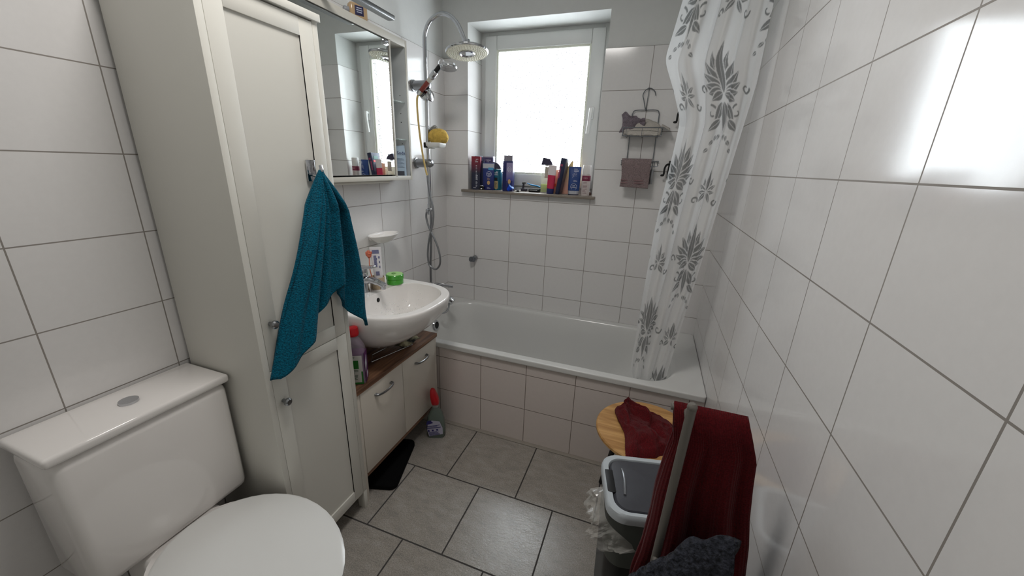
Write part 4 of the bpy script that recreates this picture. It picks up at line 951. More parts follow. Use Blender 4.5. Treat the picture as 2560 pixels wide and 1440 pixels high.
# ------------------------------------------------------------------ shower curtain
W_, H_ = 430, 640                      # one repeat of the damask print, 1 px = 1 mm
img = np.zeros((H_, W_)); edge = np.zeros((H_, W_))
yy, xx = np.mgrid[0:H_, 0:W_]
def leaf(cx, cy, ln, wd, ang):
    a = math.radians(ang); dx = xx-cx; dy = yy-cy
    u = dx*math.cos(a)+dy*math.sin(a); v = -dx*math.sin(a)+dy*math.cos(a)
    t = np.clip(u/ln, 0, 1); w = wd*np.sin(PI*t**.8)*(1-.25*t)
    inside = (u > 0) & (u < ln) & (np.abs(v) < w)
    rim = (u > -3) & (u < ln+3) & (np.abs(v) < w+4.5)
    vein = inside & (np.abs(v) < .9)
    edge[rim] = 1; img[rim] = 0; img[inside] = 1; img[vein] = 0
def swirl(cx, cy, r, d, a0):
    for k in range(60):
        t = k/59; a = math.radians(a0)+d*t*5.2; rr_ = r*(1-.78*t)
        m_ = (xx-cx-rr_*math.cos(a))**2+(yy-cy-rr_*math.sin(a))**2 < (4.2-2*t)**2
        img[m_] = 1
def motif(cx, cy, s):
    for sd in (1, -1):
        for k, (ln, wd, an) in enumerate(((96, 11, 78), (86, 11, 60), (74, 10, 42), (60, 9.5, 22), (46, 9, 0), (40, 8, -28))):
            leaf(cx+sd*4*s, cy, ln*s, wd*s*1.3, an if sd == 1 else 180-an)
        swirl(cx+sd*42*s, cy-44*s, 17*s, sd, 90); swirl(cx+sd*70*s, cy+8*s, 13*s, -sd, 0)
        leaf(cx+sd*8*s, cy-20*s, 62*s, 11*s, -62 if sd == 1 else 242); leaf(cx+sd*16*s, cy-60*s, 44*s, 10*s, -40 if sd == 1 else 220)
        for k in range(4): leaf(cx+sd*(10+9*k)*s, cy-(92+4*k*k)*s, 16*s, 5*s, -80+sd*k*14 if sd == 1 else -100+sd*k*14)
    leaf(cx, cy, 112*s, 12*s, 90); leaf(cx, cy-18*s, 76*s, 10*s, -90)
K_ = 1.5
for cx_, cy_ in ((110, 220), (325, 540), (325, -100), (110, 220+H_), (110+W_, 220), (-105, 540), (-105, -100)): motif(cx_, cy_, K_)
for cx_, cy_ in ((325, 200), (110, 540), (110, -100), (325, 200+H_), (-105, 200), (110+W_, 540)):
    for sd in (1, -1):
        swirl(cx_+sd*26, cy_, 24, sd, 90); swirl(cx_+sd*58, cy_-46, 17, -sd, 0)
        for k, (ln, wd, an) in enumerate(((62, 11, 70), (54, 10, 38), (44, 9, 4), (50, 10, -52))): leaf(cx_+sd*6, cy_-14, ln, wd, an if sd == 1 else 180-an)
    leaf(cx_, cy_-6, 84, 12, 90)
for _ in range(2): img = (img+np.roll(img, 1, 0)+np.roll(img, -1, 0)+np.roll(img, 1, 1)+np.roll(img, -1, 1))/5
NU, NV = 470, 800
zt_, zbm = 2.425, .452
ek = [(2.43, 1.35), (2.1, 1.315), (1.95, 1.292), (1.865, 1.278), (1.778, 1.262), (1.69, 1.304), (1.58, 1.348), (1.47, 1.341), (1.19, 1.316), (.85, 1.306), (.55, 1.299), (.45, 1.302)]
ez = np.array([e[0] for e in ek][::-1]); ex = np.array([e[1] for e in ek][::-1])
zz = np.linspace(zbm, zt_, NV+1); uu = np.linspace(0, 1, NU+1)
UU, ZZ = np.meshgrid(uu, zz)
XE = np.interp(ZZ, ez, ex)
# smooth the edge curve
ker = np.hanning(41); ker /= ker.sum()
xe1 = np.convolve(np.pad(np.interp(zz, ez, ex), 20, mode='edge'), ker, 'valid')
XE = np.repeat(xe1[:, None], NU+1, 1)
RX = 1.462+.12*np.clip((ZZ-.5)/1.2, 0, 1)
XX = XE+(RX-XE)*UU
tpr = np.clip((ZZ-.45)/1.9, 0, 1)
amp = .024+.010*np.sin(3*UU+2)
ph = 2*PI*(3.3*UU+.18*np.sin(2.1*ZZ+1)+.07*np.sin(5*ZZ))
YY = -.575+amp*np.sin(ph)+.008*np.sin(2*ph+1+ZZ)
XX = XX+.010*np.cos(ph)*(UU*(1-UU)*4)
bulge = np.exp(-((ZZ-1.78)/.09)**2); YY -= .02*bulge*np.exp(-UU*6)
ZZ2 = ZZ.copy()
hem = np.clip(1-(ZZ-zbm)/.05, 0, 1); ZZ2 += hem*.012*np.sin(ph*.5+.6)
arc = np.cumsum(np.hypot(np.diff(XX, axis=1, prepend=XX[:, :1]), np.diff(YY, axis=1, prepend=YY[:, :1])), axis=1)
sx_ = np.mod((arc*1000*1.0+20).astype(int), W_); sy_ = np.mod((ZZ*1000+150).astype(int), H_)
pat = img[sy_, sx_]
verts = np.stack([XX-1.40, YY+.58, ZZ2-zbm], -1).reshape(-1, 3)
ii = np.arange(NV*NU); r_i, c_i = ii//NU, ii % NU; a_i = r_i*(NU+1)+c_i
faces = np.stack([a_i, a_i+1, a_i+NU+2, a_i+NU+1], -1)
me = bpy.data.meshes.new('shower_curtain'); me.from_pydata(verts.tolist(), [], faces.tolist()); me.shade_smooth()
at_ = me.attributes.new('print', 'FLOAT', 'POINT'); at_.data.foreach_set('value', pat.reshape(-1).astype(np.float32))
m, nt, bs = new_mat('sheer damask curtain'); L = nt.links.new
an = N(nt, 'ShaderNodeAttribute', attribute_name='print')
cm = N(nt, 'ShaderNodeMix', data_type='RGBA'); L(an.outputs['Fac'], cm.inputs[0]); cm.inputs[6].default_value = lin((246, 246, 246))+(1,); cm.inputs[7].default_value = lin((128, 130, 131))+(1,)
bs.inputs['Roughness'].default_value = .35; L(cm.outputs[2], bs.inputs['Base Color'])
tl = N(nt, 'ShaderNodeBsdfTranslucent'); L(cm.outputs[2], tl.inputs['Color'])
m1 = N(nt, 'ShaderNodeMixShader'); m1.inputs[0].default_value = .58; L(bs.outputs[0], m1.inputs[1]); L(tl.outputs[0], m1.inputs[2])
tr = N(nt, 'ShaderNodeBsdfTransparent'); m2 = N(nt, 'ShaderNodeMixShader'); m2.inputs[0].default_value = .20; L(m1.outputs[0], m2.inputs[1]); L(tr.outputs[0], m2.inputs[2])
L(m2.outputs[0], nt.nodes['Material Output'].inputs['Surface'])
me.materials.append(m)
o = bpy.data.objects.new('shower_curtain', me); C.objects.link(o); o.location = (1.40, -.58, zbm)
tag(o, 'sheer white shower curtain with grey damask print drawn to the right end of the bathtub', 'shower curtain')
b = MB(); b.box(.0, XR, -.600, -.560, 2.428, 2.45, .003)
tag(b.build('curtain_rail', M['white'], None, loc=(.8, -.58, 2.44)), 'white curtain rail on the ceiling above the bathtub edge', 'curtain rail')
# ------------------------------------------------------------------ stool with the dark red towel
SX, SY, SR, SH = 1.386, -.971, .186, .460
st = thing('stool', 'round oak-topped stool with black legs against the tub panel', 'stool', (SX, SY, 0))
b = MB(); b.lathe([(0, SH-.018), (SR-.004, SH-.018), (SR, SH-.013), (SR, SH-.004), (SR-.004, SH), (0, SH)], c=(SX, SY, 0), n=72); b.build('seat', M['oak'], st)
b = MB(); b.tube([(SX+.13*math.cos(t), SY+.13*math.sin(t), SH-.024) for t in [2*PI*k/40 for k in range(40)]], .008, 8, closed=True); b.build('ring_frame', M['black'], st)
lf = pt(1502, 1207, z=0); fr_ = math.hypot(lf.x-SX, lf.y-SY); fa = math.degrees(math.atan2(lf.y-SY, lf.x-SX))
for a in (fa, fa+120, fa+240):
    ca, sa = math.cos(math.radians(a)), math.sin(math.radians(a)); b = MB()
    b.tube([(SX+.125*ca, SY+.125*sa, SH-.020), (SX+fr_*ca, SY+fr_*sa, .004)], .0115, 12); b.build('leg', M['black'], st)
m_red = terry('dark red rib towel', (92, 13, 20), rib=80, var=.4, bscale=330, strength=.8, dist=.0022)
def add_uv(o, nu, nv):
    uv = o.data.uv_layers.new(name='UVMap')
    # grid order is kept by build(): vertex k = row*(nu+1)+col before welding
    for l in o.data.loops:
        k = l.vertex_index; uv.data[l.index].uv = ((k % (nu+1))/nu, (k//(nu+1))/nv)
zc = SH+.012
Lk = [pt(1560, 1001, z=SH+.05), pt(1541, 1012, z=SH+.03), pt(1541, 1035, z=SH+.012), pt(1552, 1062, z=SH+.008), pt(1560, 1085, z=SH+.006), pt(1563, 1112, z=SH+.006), pt(1563, 1140, z=SH+.004)]
Rk = [pt(1568, 1000, z=SH+.03), pt(1610, 1024, z=SH+.02), pt(1640, 1035, z=SH+.02), pt(1672, 1052, z=SH+.02), pt(1692, 1075, z=SH+.01), pt(1712, 1100, z=SH+.0), pt(1726, 1130, z=SH-.02)]
Lc, Rc = cr(Lk, 10), cr(Rk, 10)
def lookup(c, t):
    k = t*(len(c)-1); i = min(int(k), len(c)-2); return c[i].lerp(c[i+1], k-i)
def f(u, v):
    v2 = v*1.28                                    # past 1: the part that hangs over the front edge
    p = lookup(Lc, min(1, v2)).lerp(lookup(Rc, min(1, v2)), u)
    z = SH+.008
    amp = .034*math.sin(PI*min(1, v2*.9+.08))**.5
    rid = math.sin(u*PI)**.5
    fold = .55*abs(math.sin(PI*(u*2.6-v2*.7)))+.45*abs(math.sin(PI*(u*1.3+v2*1.1+.2)))
    w1 = 1-abs(noise.noise(Vector((u*2.6+v2*1.1, v2*2.2-u*1.6, 11))))*2.2; w2 = noise.noise(Vector((u*6.5, v2*6.5, 2)))
    z += amp*rid*(.45*fold+.9*max(0, w1))+.010*w2*rid+.004*noise.noise(Vector((u*15, v2*15, 5)))
    p = p+Vector((.012*w2, .010*noise.noise(Vector((u*5, v2*5, 8))), 0))*rid
    if v2 < .12: z += .022*(1-v2/.12)
    if v2 > 1:
        d = (v2-1)*.34; p = p+Vector((.0, -.02, 0)); z = SH+.008-d*1.2; p.y -= min(.03, d*.3)
    dx, dy = p.x-SX, p.y-SY; dist = math.hypot(dx, dy)
    if dist > SR+.004 and v2 <= 1:
        z -= (dist-SR-.004)*2.0
    if p.x > XR-.012: p.x = XR-.012
    z = max(z, .03)
    return (p.x, p.y, z)
b = MB(); b.grid(f, 70, 90)
o = b.build('stool_towel', m_red, None, loc=(SX, SY-.02, SH), ang=180, solid=.007); add_uv(o, 70, 90); o.name = 'towel'
tag(o, 'dark red ribbed towel thrown over the round oak stool', 'towel')
# ------------------------------------------------------------------ waste bin
bn = thing('waste_bin', 'dark grey swing-lid waste bin with light grey rim in front of the stool', 'waste bin', (1.413, -1.288, 0), (0, 0, math.radians(13)))
BH = .50
def br(k, z, w=.300, d=.236, r=.052): return [(p[0]*k, p[1]*k, z) for p in rrect(w, d, r, 8)]
b = MB(); b.loft([br(.84, 0), br(.855, .004), br(.905, .30)], cap1=False); b.build('base', P('black bin plastic', (13, 13, 14), .45), bn, world=False)
b = MB(); b.loft([br(.908, .295), br(.918, .30), br(.955, BH-.03), br(.955, BH-.022)]); b.build('body', P('charcoal bin plastic', (80, 85, 81), .5, bump=.1, bscale=200), bn, world=False)
b = MB(); b.loft([br(.975, BH-.034), br(1.0, BH-.030), br(1.0, BH-.012), br(.985, BH-.003), br(.965, BH, r=.055), br(.865, BH-.002, r=.05), br(.845, BH-.008, r=.048), br(.84, BH-.03, r=.046)], cap0=False, cap1=False)
b.build('rim', P('light grey bin plastic', (190, 197, 202), .4), bn, world=False)
b = MB(); b.loft([br(.835, BH-.020, r=.045), br(.835, BH-.008, r=.045), br(.80, BH-.002, r=.044), br(.4, BH+.006, r=.02), br(.05, BH+.007, r=.002)])
ld = b.build('lid', P('slate lid plastic', (66, 67, 73), .35, bump=.25, bscale=300), bn, world=False)
b = MB(); b.tube(cr([(-.096, -.048, BH+.002), (-.094, -.03, BH+.005), (-.090, 0, BH+.007), (-.089, .03, BH+.006), (-.090, .050, BH+.003)], 6), [.004]*25, 8); b.build('grip', P('grip with painted highlight', (126, 128, 132), .2, .4), ld, world=False)  # lip of the lid groove, its silver highlight put into the lighter colour
b = MB(); b.box(-.144, -.118, -.040, .048, BH-.016, BH+.0012, .004); b.build('latch', P('latch black', (24, 25, 27), .45), bn, world=False)
# bin liner spilling out on the left
m, nt, bs = new_mat('clear film'); L = nt.links.new
bs.inputs['Base Color'].default_value = lin((214, 212, 206))+(1,); bs.inputs['Roughness'].default_value = .10; bs.inputs['Specular IOR Level'].default_value = 1
tr = N(nt, 'ShaderNodeBsdfTransparent'); ms = N(nt, 'ShaderNodeMixShader'); ms.inputs[0].default_value = .66; L(bs.outputs[0], ms.inputs[1]); L(tr.outputs[0], ms.inputs[2]); L(ms.outputs[0], nt.nodes['Material Output'].inputs['Surface'])
topL = [pt(1508, 1216, z=.455), pt(1510, 1250, z=.46), pt(1513, 1290, z=.462), pt(1530, 1318, z=.44), pt(1560, 1345, z=.42), pt(1600, 1380, z=.36)]
yo = -1.30
botL = [pt(1486, 1222, y=-1.26), pt(1474, 1262, y=-1.30), pt(1484, 1300, y=-1.34), pt(1470, 1330, y=-1.37), pt(1478, 1350, y=-1.39), pt(1515, 1378, y=-1.42), pt(1575, 1374, y=-1.44)]
tc_, bc_ = cr(topL, 8), cr(botL, 8)
def f(u, v):
    a, c = lookup(tc_, u), lookup(bc_, u); p = a.lerp(c, v)
    n_ = Vector((-.75, -.6, .15)); k = math.sin(PI*v)
    q = noise.noise(Vector((u*4.5, v*2.2, 3)))*.040+abs(noise.noise(Vector((u*8, v*3, 7))))*.030+noise.noise(Vector((u*23, v*9, 1)))*.014
    return p+n_*(k*(.018+q)+.012*math.sin(u*19+v*5)*v)
b = MB(); b.grid(f, 46, 17)
tag(b.build('bin_liner', m, None, loc=tuple(pt(1500, 1290, z=.40)), flat=True), 'crumpled clear plastic bag spilling from the left side of the waste bin', 'plastic bag')
# ------------------------------------------------------------------ towel stand at the right
P1, P2 = pt(1634, 1410, y=-1.60), pt(1689, 1186, y=-1.60)
dv = (P2-P1).normalized()
foot = P1-dv*(P1.z/dv.z); tipz = .98; tip = P1+dv*((tipz-P1.z)/dv.z)
ts = thing('towel_stand', 'grey metal towel stand with slanting post at the right of the waste bin', 'towel stand', (foot.x, foot.y, 0))
b = MB(); b.lathe([(0, 0), (.12, 0), (.125, .004), (.12, .012), (.02, .018), (0, .018)], c=(foot.x, foot.y, 0), n=40); b.build('base', M['pole_grey'], ts)
b = MB(); b.tube([foot+dv*.012, tip], .0085, 14); b.ball(tip, .0095, n=12); b.build('post', M['pole_grey'], ts)
arm0 = tip-dv*.03+Vector((-.10, .045, 0)); arm1 = tip-dv*.03+Vector((.0, .045, 0)); 
AZ = tip.z-.035
ax0, ax1, ay = tip.x-.03, min(tip.x+.10, XR-.03), tip.y+.045
b = MB(); b.tube([(ax0, ay, AZ), (ax1, ay, AZ)], .007, 10); b.tube([(tip.x, tip.y, AZ), (tip.x, ay, AZ)], .007, 10); b.build('arm', M['pole_grey'], ts)
lz = .60; pl = foot+dv*(lz/dv.z)
b = MB(); b.tube([(pl.x-.02, pl.y-.05, lz), (min(pl.x+.1, XR-.03), pl.y-.05, lz)], .007, 10); b.tube([pl, (pl.x, pl.y-.05, lz)], .007, 10); b.build('arm', M['pole_grey'], ts)
# dark red bath towel over the upper arm
LE = [pt(1577, 1440, y=ay-.012), pt(1604, 1380, y=ay-.012), pt(1628, 1300, y=ay-.012), pt(1642, 1232, y=ay-.012), pt(1664, 1158, y=ay-.012), pt(1684, 1100, y=ay-.012)]
zs = [p.z for p in LE]; xs = [p.x for p in LE]
zs = [.06]+zs+[AZ+.01]; xs = [xs[0]-.02]+xs+[ax0+.004]
def f(u, v):
    s = v*2-1
    ztop = AZ+.010
    if s < 0: z = ztop+s*(ztop-.20); y = ay-.016
    else: z = ztop-s*(ztop-.35); y = ay+.016
    k = max(0, 1-abs(s)*22); y = y*(1-k)+ay*k
    xl = float(np.interp(z, zs, xs)); w = .13+.10*min(1, max(0, (ztop-z)/.5))
    x = xl+w*u
    y += (.013*math.sin(u*13+z*3)+.007*math.sin(u*29-z*5))*min(1, abs(s)*2.5)
    y = max(y, -1.5) if False else y
    return (min(x, XR-.02), y, z)
b = MB(); b.grid(f, 48, 110)
o = b.build('bath_towel', terry('deep red towel', (78, 10, 16), rib=34, var=.35, bscale=340, strength=.5, dist=.002), None, loc=(tip.x, ay, AZ), ang=180, solid=.008); add_uv(o, 48, 110)
tag(o, 'dark red bath towel hanging over the upper arm of the grey towel stand', 'towel')
# fluffy charcoal towel over the lower arm
m_ch = terry('charcoal fluffy towel', (48, 50, 58), bscale=120, var=.7, strength=1, dist=.012)
tl_ = [pt(1575, 1452, y=pl.y-.05), pt(1600, 1432, y=pl.y-.05), pt(1640, 1408, y=pl.y-.05), pt(1690, 1378, y=pl.y-.05), pt(1760, 1350, y=pl.y-.05), pt(1840, 1345, y=pl.y-.05)]
cs = cr(tl_, 8)
def f(u, v):
    p = lookup(cs, u); s = v*2-1
    z = max(p.z, lz+.006) if u > .4 else p.z
    z = p.z-abs(s)**1.1*.34
    y = p.y+(.022 if s > 0 else -.026)*min(1, abs(s)*6)
    y += .012*noise.noise(Vector((u*7, v*9, 4)))
    x = min(p.x, XR-.03)
    return (x+.008*noise.noise(Vector((u*9, v*9, 2))), y, z+.008*noise.noise(Vector((u*14, v*20, 9))))
b = MB(); b.grid(f, 60, 60)
tag(b.build('fluffy_towel', m_ch, None, loc=tuple(pl), ang=180, solid=.012), 'charcoal fluffy towel bunched over the lower arm of the towel stand', 'towel')
# ------------------------------------------------------------------ tall cabinet, teal towel, toilet on the left
tcb = thing('tall_cabinet', 'tall white cabinet with framed doors standing left of the vanity cabinet', 'cabinet', (.16, -1.46, 0))
CY0, CY1, CX, CZ = -1.632, -1.300, .330, 1.78
b = MB()
for y0, y1 in ((CY1-.018, CY1), (CY0, CY0+.018)):
    b.box(.012, CX, y0, y1, .085, CZ-.02, .001)
    for x0, x1 in ((.012, .045), (CX-.034, CX)): b.box(x0, x1, y0, y1, 0, .086, .001)
b.box(.012, CX-.020, CY0+.018, CY1-.018, .087, .103); b.box(.012, CX-.020, CY0+.018, CY1-.018, .80, .816); b.box(.012, .02, CY0+.018, CY1-.018, .103, CZ-.02)
b.build('carcass', M['white'], tcb)
b = MB(); b.box(.008, CX+.008, CY0-.006, CY1+.006, CZ-.02, CZ, .002); b.build('top', M['white'], tcb)
for z0, z1, kz in ((.085, .8075, .70), (.8100, CZ-.024, .95)):
    y0, y1 = CY0+.0188, CY1-.0188
    b = MB(); b.box(CX-.018, CX, y0, y0+.045, z0, z1, .0015); b.box(CX-.018, CX, y1-.045, y1, z0, z1, .0015)
    b.box(CX-.018, CX, y0+.045, y1-.045, z0, z0+.045, .0015); b.box(CX-.018, CX, y0+.045, y1-.045, z1-.045, z1, .0015); b.box(CX-.014, CX-.005, y0+.04, y1-.04, z0+.04, z1-.04)
    d = b.build('door', M['white'], tcb)
    b = MB(); b.M = T(CX, y0+.024, kz) @ Ry(90); b.lathe([(0, 0), (.006, 0), (.006, .010), (.012, .016), (.012, .022), (.008, .026), (0, .027)], n=20); b.build('knob', M['steel'], d)
b = MB(); hz_ = 1.36; b.box(CX, CX+.004, -1.40, -1.37, hz_-.03, hz_+.03, .001); b.tube(cr([(CX+.002, -1.385, hz_-.01), (CX+.03, -1.385, hz_-.016), (CX+.042, -1.385, hz_), (CX+.04, -1.385, hz_+.016)], 6), .005, 8); b.build('hook', M['chrome'], tcb)
m_teal = terry('teal terry towel', (0, 88, 112), var=.45, bscale=260, strength=1, dist=.006)
re = [(1.352, -1.383), (1.30, -1.352), (1.24, -1.322), (1.10, -1.291), (1.0, -1.275), (.90, -1.272), (.82, -1.262)]
rz2 = np.array([r[0] for r in re][::-1]); ry2 = np.array([r[1] for r in re][::-1])
def f(u, v):
    # u: right edge 0 -> left edge 1, v: top 0 -> hem 1; hangs from one point on the hook
    hem = .822+.19*min(1, u*2.6) if u < .42 else 1.012-.22*min(1, (u-.42)*1.9)
    z = 1.362+(hem-1.362)*v
    yr = float(np.interp(z, rz2, ry2)); yl = -1.387-(1.36-z)*.42
    sp_ = min(1, (1.365-z)/.10)
    y = yr+(yl-yr)*u
    ph = 2*PI*(2.6*u+.1)
    x = CX+.040+.020*math.sin(ph+.5*z)*sp_+.010*math.sin(2.3*ph+z*4)*sp_+.012*noise.noise(Vector((u*3, z*4, 1)))*sp_
    return (x, y, z)
b = MB(); b.grid(f, 60, 70)
tag(b.build('hand_towel', m_teal, None, loc=(CX+.04, -1.385, 1.36), ang=180, solid=.010), 'teal terry towel hanging from a hook on the tall cabinet beside the washbasin', 'towel')
# toilet
tw = thing('toilet', 'white close-coupled toilet beyond the tall cabinet on the left wall', 'toilet', (.35, -1.83, 0))
TY = -1.828
def egg(k, x0, x1, hw, z):
    out = []
    for j in range(40):
        t = 2*PI*j/40; c, s = math.cos(t), math.sin(t)
        xm = x0+(x1-x0)*.45
        out.append((xm+((x1-xm) if c > 0 else (xm-x0))*c*k, TY+hw*s*k*(1-.12*max(0, c)**2), z))
    return out
b = MB(); b.loft([egg(.98, .16, .50, .11, 0), egg(1, .16, .50, .11, .01), egg(1, .18, .50, .105, .15), egg(1, .17, .60, .15, .27), egg(1, .16, .675, .178, .36), egg(1, .16, .69, .183, .385), egg(.98, .16, .69, .183, .392), egg(.80, .18, .68, .183, .39), egg(.6, .2, .66, .17, .28), egg(.2, .25, .5, .15, .2)]); b.box(.06, .24, TY-.10, TY+.10, .0, .39, .03); b.build('bowl', M['ceramic'], tw, ang=60)
b = MB(); b.loft([egg(1.0, .20, .70, .188, .394), egg(1.01, .20, .70, .188, .400), egg(1.01, .20, .70, .188, .408), egg(.96, .20, .70, .188, .414), egg(.3, .20, .70, .188, .418)]); b.build('seat_lid', P('white seat plastic', (224, 224, 222), .2), tw, ang=50)
b = MB(); b.box(.012, .185, TY-.185, TY+.185, .385, .76, .025, 3); ci = b.build('cistern', M['ceramic'], tw)
b = MB(); b.box(.008, .19, TY-.19, TY+.19, .76, .785, .008, 3); b.build('cistern_lid', M['ceramic'], ci)
b = MB(); b.lathe([(0, 0), (.02, 0), (.02, .006), (0, .007)], c=(.10, TY, .785), n=24); b.build('flush_button', M['chrome'], ci)
# ------------------------------------------------------------------ bottle with the red cap on the vanity
VT = .546
bt = thing('cleaner_bottle', 'clear purple cleaner bottle with red cap on the walnut top beside the tall cabinet', 'bottle', (.272, -1.226, VT), (0, 0, math.radians(30)))
def rr4(w, d, r, z): return [(p[0], p[1], z) for p in rrect(w, d, r, 6)]
b = MB(); b.loft([rr4(.070, .056, .016, 0), rr4(.076, .060, .018, .006), rr4(.076, .060, .018, .135), rr4(.072, .057, .02, .155), rr4(.054, .048, .02, .178), rr4(.036, .036, .0178, .194), rr4(.034, .034, .0168, .200)])
b.build('bottle', P('clear violet plastic', (206, 190, 208), .08, alpha=.32), bt, world=False)
b = MB(); b.loft([rr4(.070, .054, .016, .003), rr4(.072, .056, .016, .132)]); b.build('liquid', P('violet liquid', (112, 62, 112), .2, alpha=.85), bt, world=False)
b = MB(); b.box(-.030, .030, -.0312, -.0296, .008, .128, .0006); lb = b.build('label', P('white label', (206, 204, 198), .5), bt, world=False)
b = MB(); b.box(-.027, .016, -.0318, -.0310, .072, .108); b.box(-.0302, .0302, -.0316, -.0310, .004, .012); b.box(.024, .0302, -.0317, -.0310, .008, .06); b.build('green_print', P('leaf green print', (34, 110, 36), .5, var=.3, vscale=120), lb, world=False, flat=True)
b = MB(); lines(b, -.024, .014, .024, .064, 9, -.0316, 2); lines(b, -.026, .012, .113, .123, 3, -.0316, 9); b.build('small_print', P('grey green print', (96, 112, 96), .5), lb, world=False, flat=True)
b = MB(); b.box(.0375, .0388, -.024, .024, .010, .134, .0004); lp = b.build('side_label', P('purple label', (92, 30, 96), .45), bt, world=False)
b = MB(); b.poly([(.0389, -.022, .05), (.0389, .004, .075), (.0389, .004, .115), (.0389, -.022, .092)], .0005, (1, 0, 0)); b.poly([(.0389, -.006, .02), (.0389, .014, .03), (.0389, .012, .044), (.0389, -.002, .04)], .0005, (1, 0, 0)); b.build('white_print', m_white, lp, world=False, flat=True)
b = MB(); b.lathe([(0, .203), (.0205, .203), (.0215, .208), (.0215, .214), (.0205, .217), (.0200, .230), (.0185, .235), (.014, .237), (0, .237)], n=32); b.build('cap', M['red_plastic'], bt, world=False)
# wire rack and scouring cloth under the basin
wr = thing('wire_rack', 'low chrome wire rack on the walnut top under the washbasin', 'rack', (.25, -1.0, VT))
b = MB()
for (xa, ya, xb, yb) in ((928, 905, 1031, 861), (930, 887, 1000, 852)):
    p, q = pt(xa, ya, z=VT+.012), pt(xb, yb, z=VT+.012); p.z = q.z = VT+.012
    b.tube([p, q], .0022, 8)
    for t in (.04, .96):
        r = p.lerp(q, t); b.tube([r, Vector((r.x, r.y, VT+.0005))], .002, 6)
p, q = pt(928, 905, z=VT+.012), pt(930, 887, z=VT+.012); b.tube([p, q], .0018, 6)
p, q = pt(1010, 870, z=VT+.012), pt(985, 860, z=VT+.012); b.tube([p, q], .0018, 6)
b.build('wires', M['chrome'], wr)
c0, c1, c2, c3 = [pt(x, y, z=VT+.02) for x, y in ((1050, 845), (1012, 868), (985, 862), (1020, 838))]
def f(u, v):
    p = c0.lerp(c1, u).lerp(c3.lerp(c2, u), v); q = noise.noise(Vector((u*5, v*5, 2)))
    return (p.x, p.y, VT+.020+.006*q+.004*math.sin(u*7+v*4))
b = MB(); b.grid(f, 24, 18); ctr = (c0+c1+c2+c3)/4
m, nt, bs = new_mat('soiled scouring cloth'); L = nt.links.new
tc = N(nt, 'ShaderNodeTexCoord'); nz = N(nt, 'ShaderNodeTexNoise'); nz.inputs['Scale'].default_value = 16; nz.inputs['Detail'].default_value = 5; L(tc.outputs['Object'], nz.inputs['Vector'])
rp = N(nt, 'ShaderNodeValToRGB'); L(nz.outputs['Fac'], rp.inputs[0]); rp.color_ramp.elements[0].position = .42; rp.color_ramp.elements[0].color = lin((34, 36, 32))+(1,); rp.color_ramp.elements[1].position = .6; rp.color_ramp.elements[1].color = lin((178, 172, 140))+(1,); L(rp.outputs[0], bs.inputs['Base Color']); bs.inputs['Roughness'].default_value = .9
tag(b.build('scouring_cloth', m, None, loc=tuple(ctr), ang=180, solid=.004), 'soiled black and beige scouring cloth lying under the washbasin on the walnut top', 'cloth')
# ------------------------------------------------------------------ spray bottle on the floor
sp_ = thing('spray_bottle', 'grey-green spray bottle with red trigger on the floor between vanity cabinet and tub', 'spray bottle', (.366, -.805, 0), (0, 0, math.radians(22)))
sp_.scale = (1.08, 1.08, .885)
def sr(w, d, z, dx=0): return [(p[0]+dx, p[1], z) for p in rrect(w, d, min(w, d)*.36, 6)]
b = MB(); b.loft([sr(.082, .05, 0), sr(.088, .054, .006), sr(.090, .054, .06), sr(.084, .052, .11), sr(.070, .046, .15), sr(.046, .036, .178), sr(.030, .028, .195), sr(.028, .026, .215)]); b.build('bottle', P('grey green plastic', (112, 126, 118), .2, alpha=.75), sp_, world=False)
b = MB(); b.M = Ry(-7); b.loft([[(x*k, -.0276, z) for x, z, k in ((-.028, .018, 1), (.040, .026, 1), (.044, .07, 1), (.036, .115, 1), (.0, .126, 1), (-.022, .108, 1), (-.032, .06, 1))], [(x, -.0268, z) for x, z in ((-.028, .018), (.040, .026), (.044, .07), (.036, .115), (.0, .126), (-.022, .108), (-.032, .06))]])
lb = b.build('label', P('pale lilac label', (186, 184, 204), .5), sp_, world=False, flat=True)
b = MB(); b.M = Ry(-11); b.poly([(-.024, -.0278, .100), (.012, -.0278, .108), (.002, -.0278, .128), (-.016, -.0278, .124)], .0005, (0, -1, 0)); b.box(-.028, .040, -.0282, -.0276, .088, .0905); b.box(-.030, .042, -.0282, -.0276, .072, .0755)
for k, x in enumerate((-.026, -.006, .016)): b.box(x, x+.009, -.0282, -.0276, .052, .063)
lines(b, -.024, .036, .024, .046, 5, -.028, 3); lines(b, -.02, .03, .079, .085, 2, -.028, 6); b.build('label_print', P('indigo print', (48, 44, 110), .5), lb, world=False, flat=True)
b = MB(); b.loft([sr(.031, .030, .205), sr(.031, .030, .222)]); b.build('collar', P('clear collar', (190, 196, 188), .2, trans=.4), sp_, world=False)
b = MB(); b.loft([sr(.034, .036, .222), sr(.037, .044, .232), sr(.035, .046, .262, -.004), sr(.028, .040, .290, -.009), sr(.020, .030, .312, -.012), sr(.012, .018, .320, -.013)]); tg = b.build('trigger_head', M['red_plastic'], sp_, world=False)
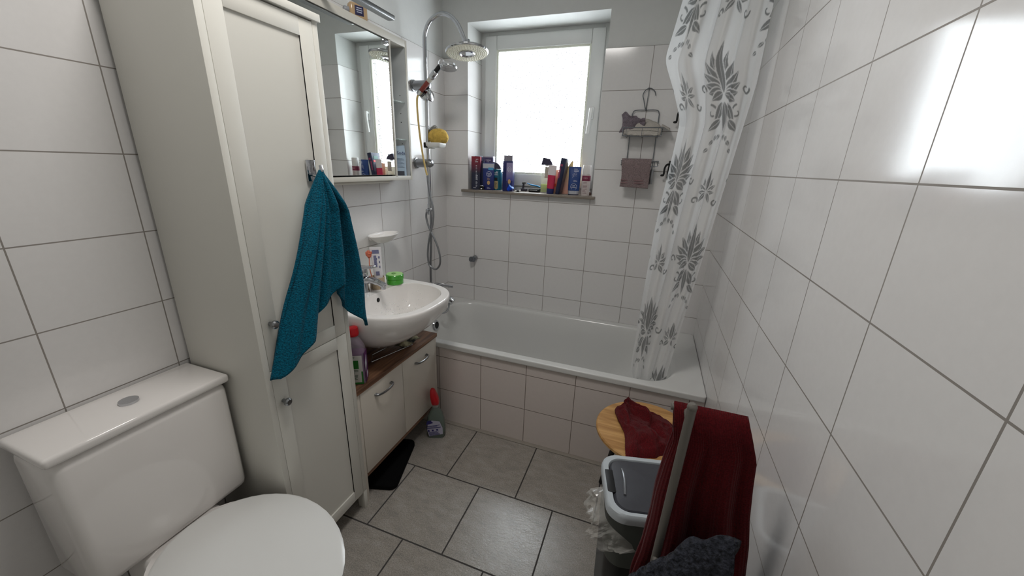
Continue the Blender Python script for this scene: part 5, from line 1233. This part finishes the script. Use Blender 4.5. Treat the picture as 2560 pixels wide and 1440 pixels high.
b = MB(); b.tube(cr([(-.004, .018, .262), (-.006, .040, .250), (-.008, .046, .226)], 5), .006, 8); b.build('trigger', M['red_plastic'], tg, world=False)
# ------------------------------------------------------------------ light: overcast sky outside the window, plus an added fill lamp
sc = bpy.context.scene
w = bpy.data.worlds.new('overcast'); sc.world = w; w.use_nodes = True
w.node_tree.nodes['Background'].inputs['Color'].default_value = (.895, .945, 1.0, 1)
w.node_tree.nodes['Background'].inputs['Strength'].default_value = 27.0
ld_ = bpy.data.lights.new('window_portal', 'AREA'); ld_.shape = 'RECTANGLE'; ld_.size = .60; ld_.size_y = .76; ld_.cycles.is_portal = True
lo = bpy.data.objects.new('window_portal', ld_); C.objects.link(lo); lo.location = (.556, .236, 1.704); lo.rotation_euler = (-PI/2, 0, 0)
cl = thing('ceiling_lamp', 'added round fill lamp under the bathroom ceiling, out of view', 'lamp', (.76, -1.55, ZC))  # unseen fill lamp, added to brighten the walls, floor and tub panel
b = MB(); b.lathe([(0, 0), (.235, 0), (.235, -.03), (.225, -.034), (.225, -.004), (0, -.004)], c=(.76, -1.55, ZC), n=48); b.build('housing', M['white'], cl)
hl = bpy.data.lights.new('ceiling_lamp_light', 'AREA'); hl.shape = 'DISK'; hl.size = .44; hl.energy = 10; hl.color = (1, .968, .932)
ho_ = bpy.data.objects.new('ceiling_lamp_light', hl); C.objects.link(ho_); ho_.location = (.76, -1.55, ZC-.03)
sc.view_settings.view_transform = 'Standard'; sc.view_settings.look = 'None'; sc.view_settings.exposure = .15; sc.view_settings.gamma = 1
sc.view_settings.use_curve_mapping = False
sc.cycles.max_bounces = 8; sc.cycles.diffuse_bounces = 4; sc.cycles.glossy_bounces = 3; sc.cycles.transmission_bounces = 8; sc.cycles.transparent_max_bounces = 8
sc.cycles.caustics_reflective = False; sc.cycles.caustics_refractive = False; sc.cycles.sample_clamp_indirect = 6
sc.cycles.use_denoising = True; sc.cycles.use_adaptive_sampling = True; sc.cycles.adaptive_threshold = .05
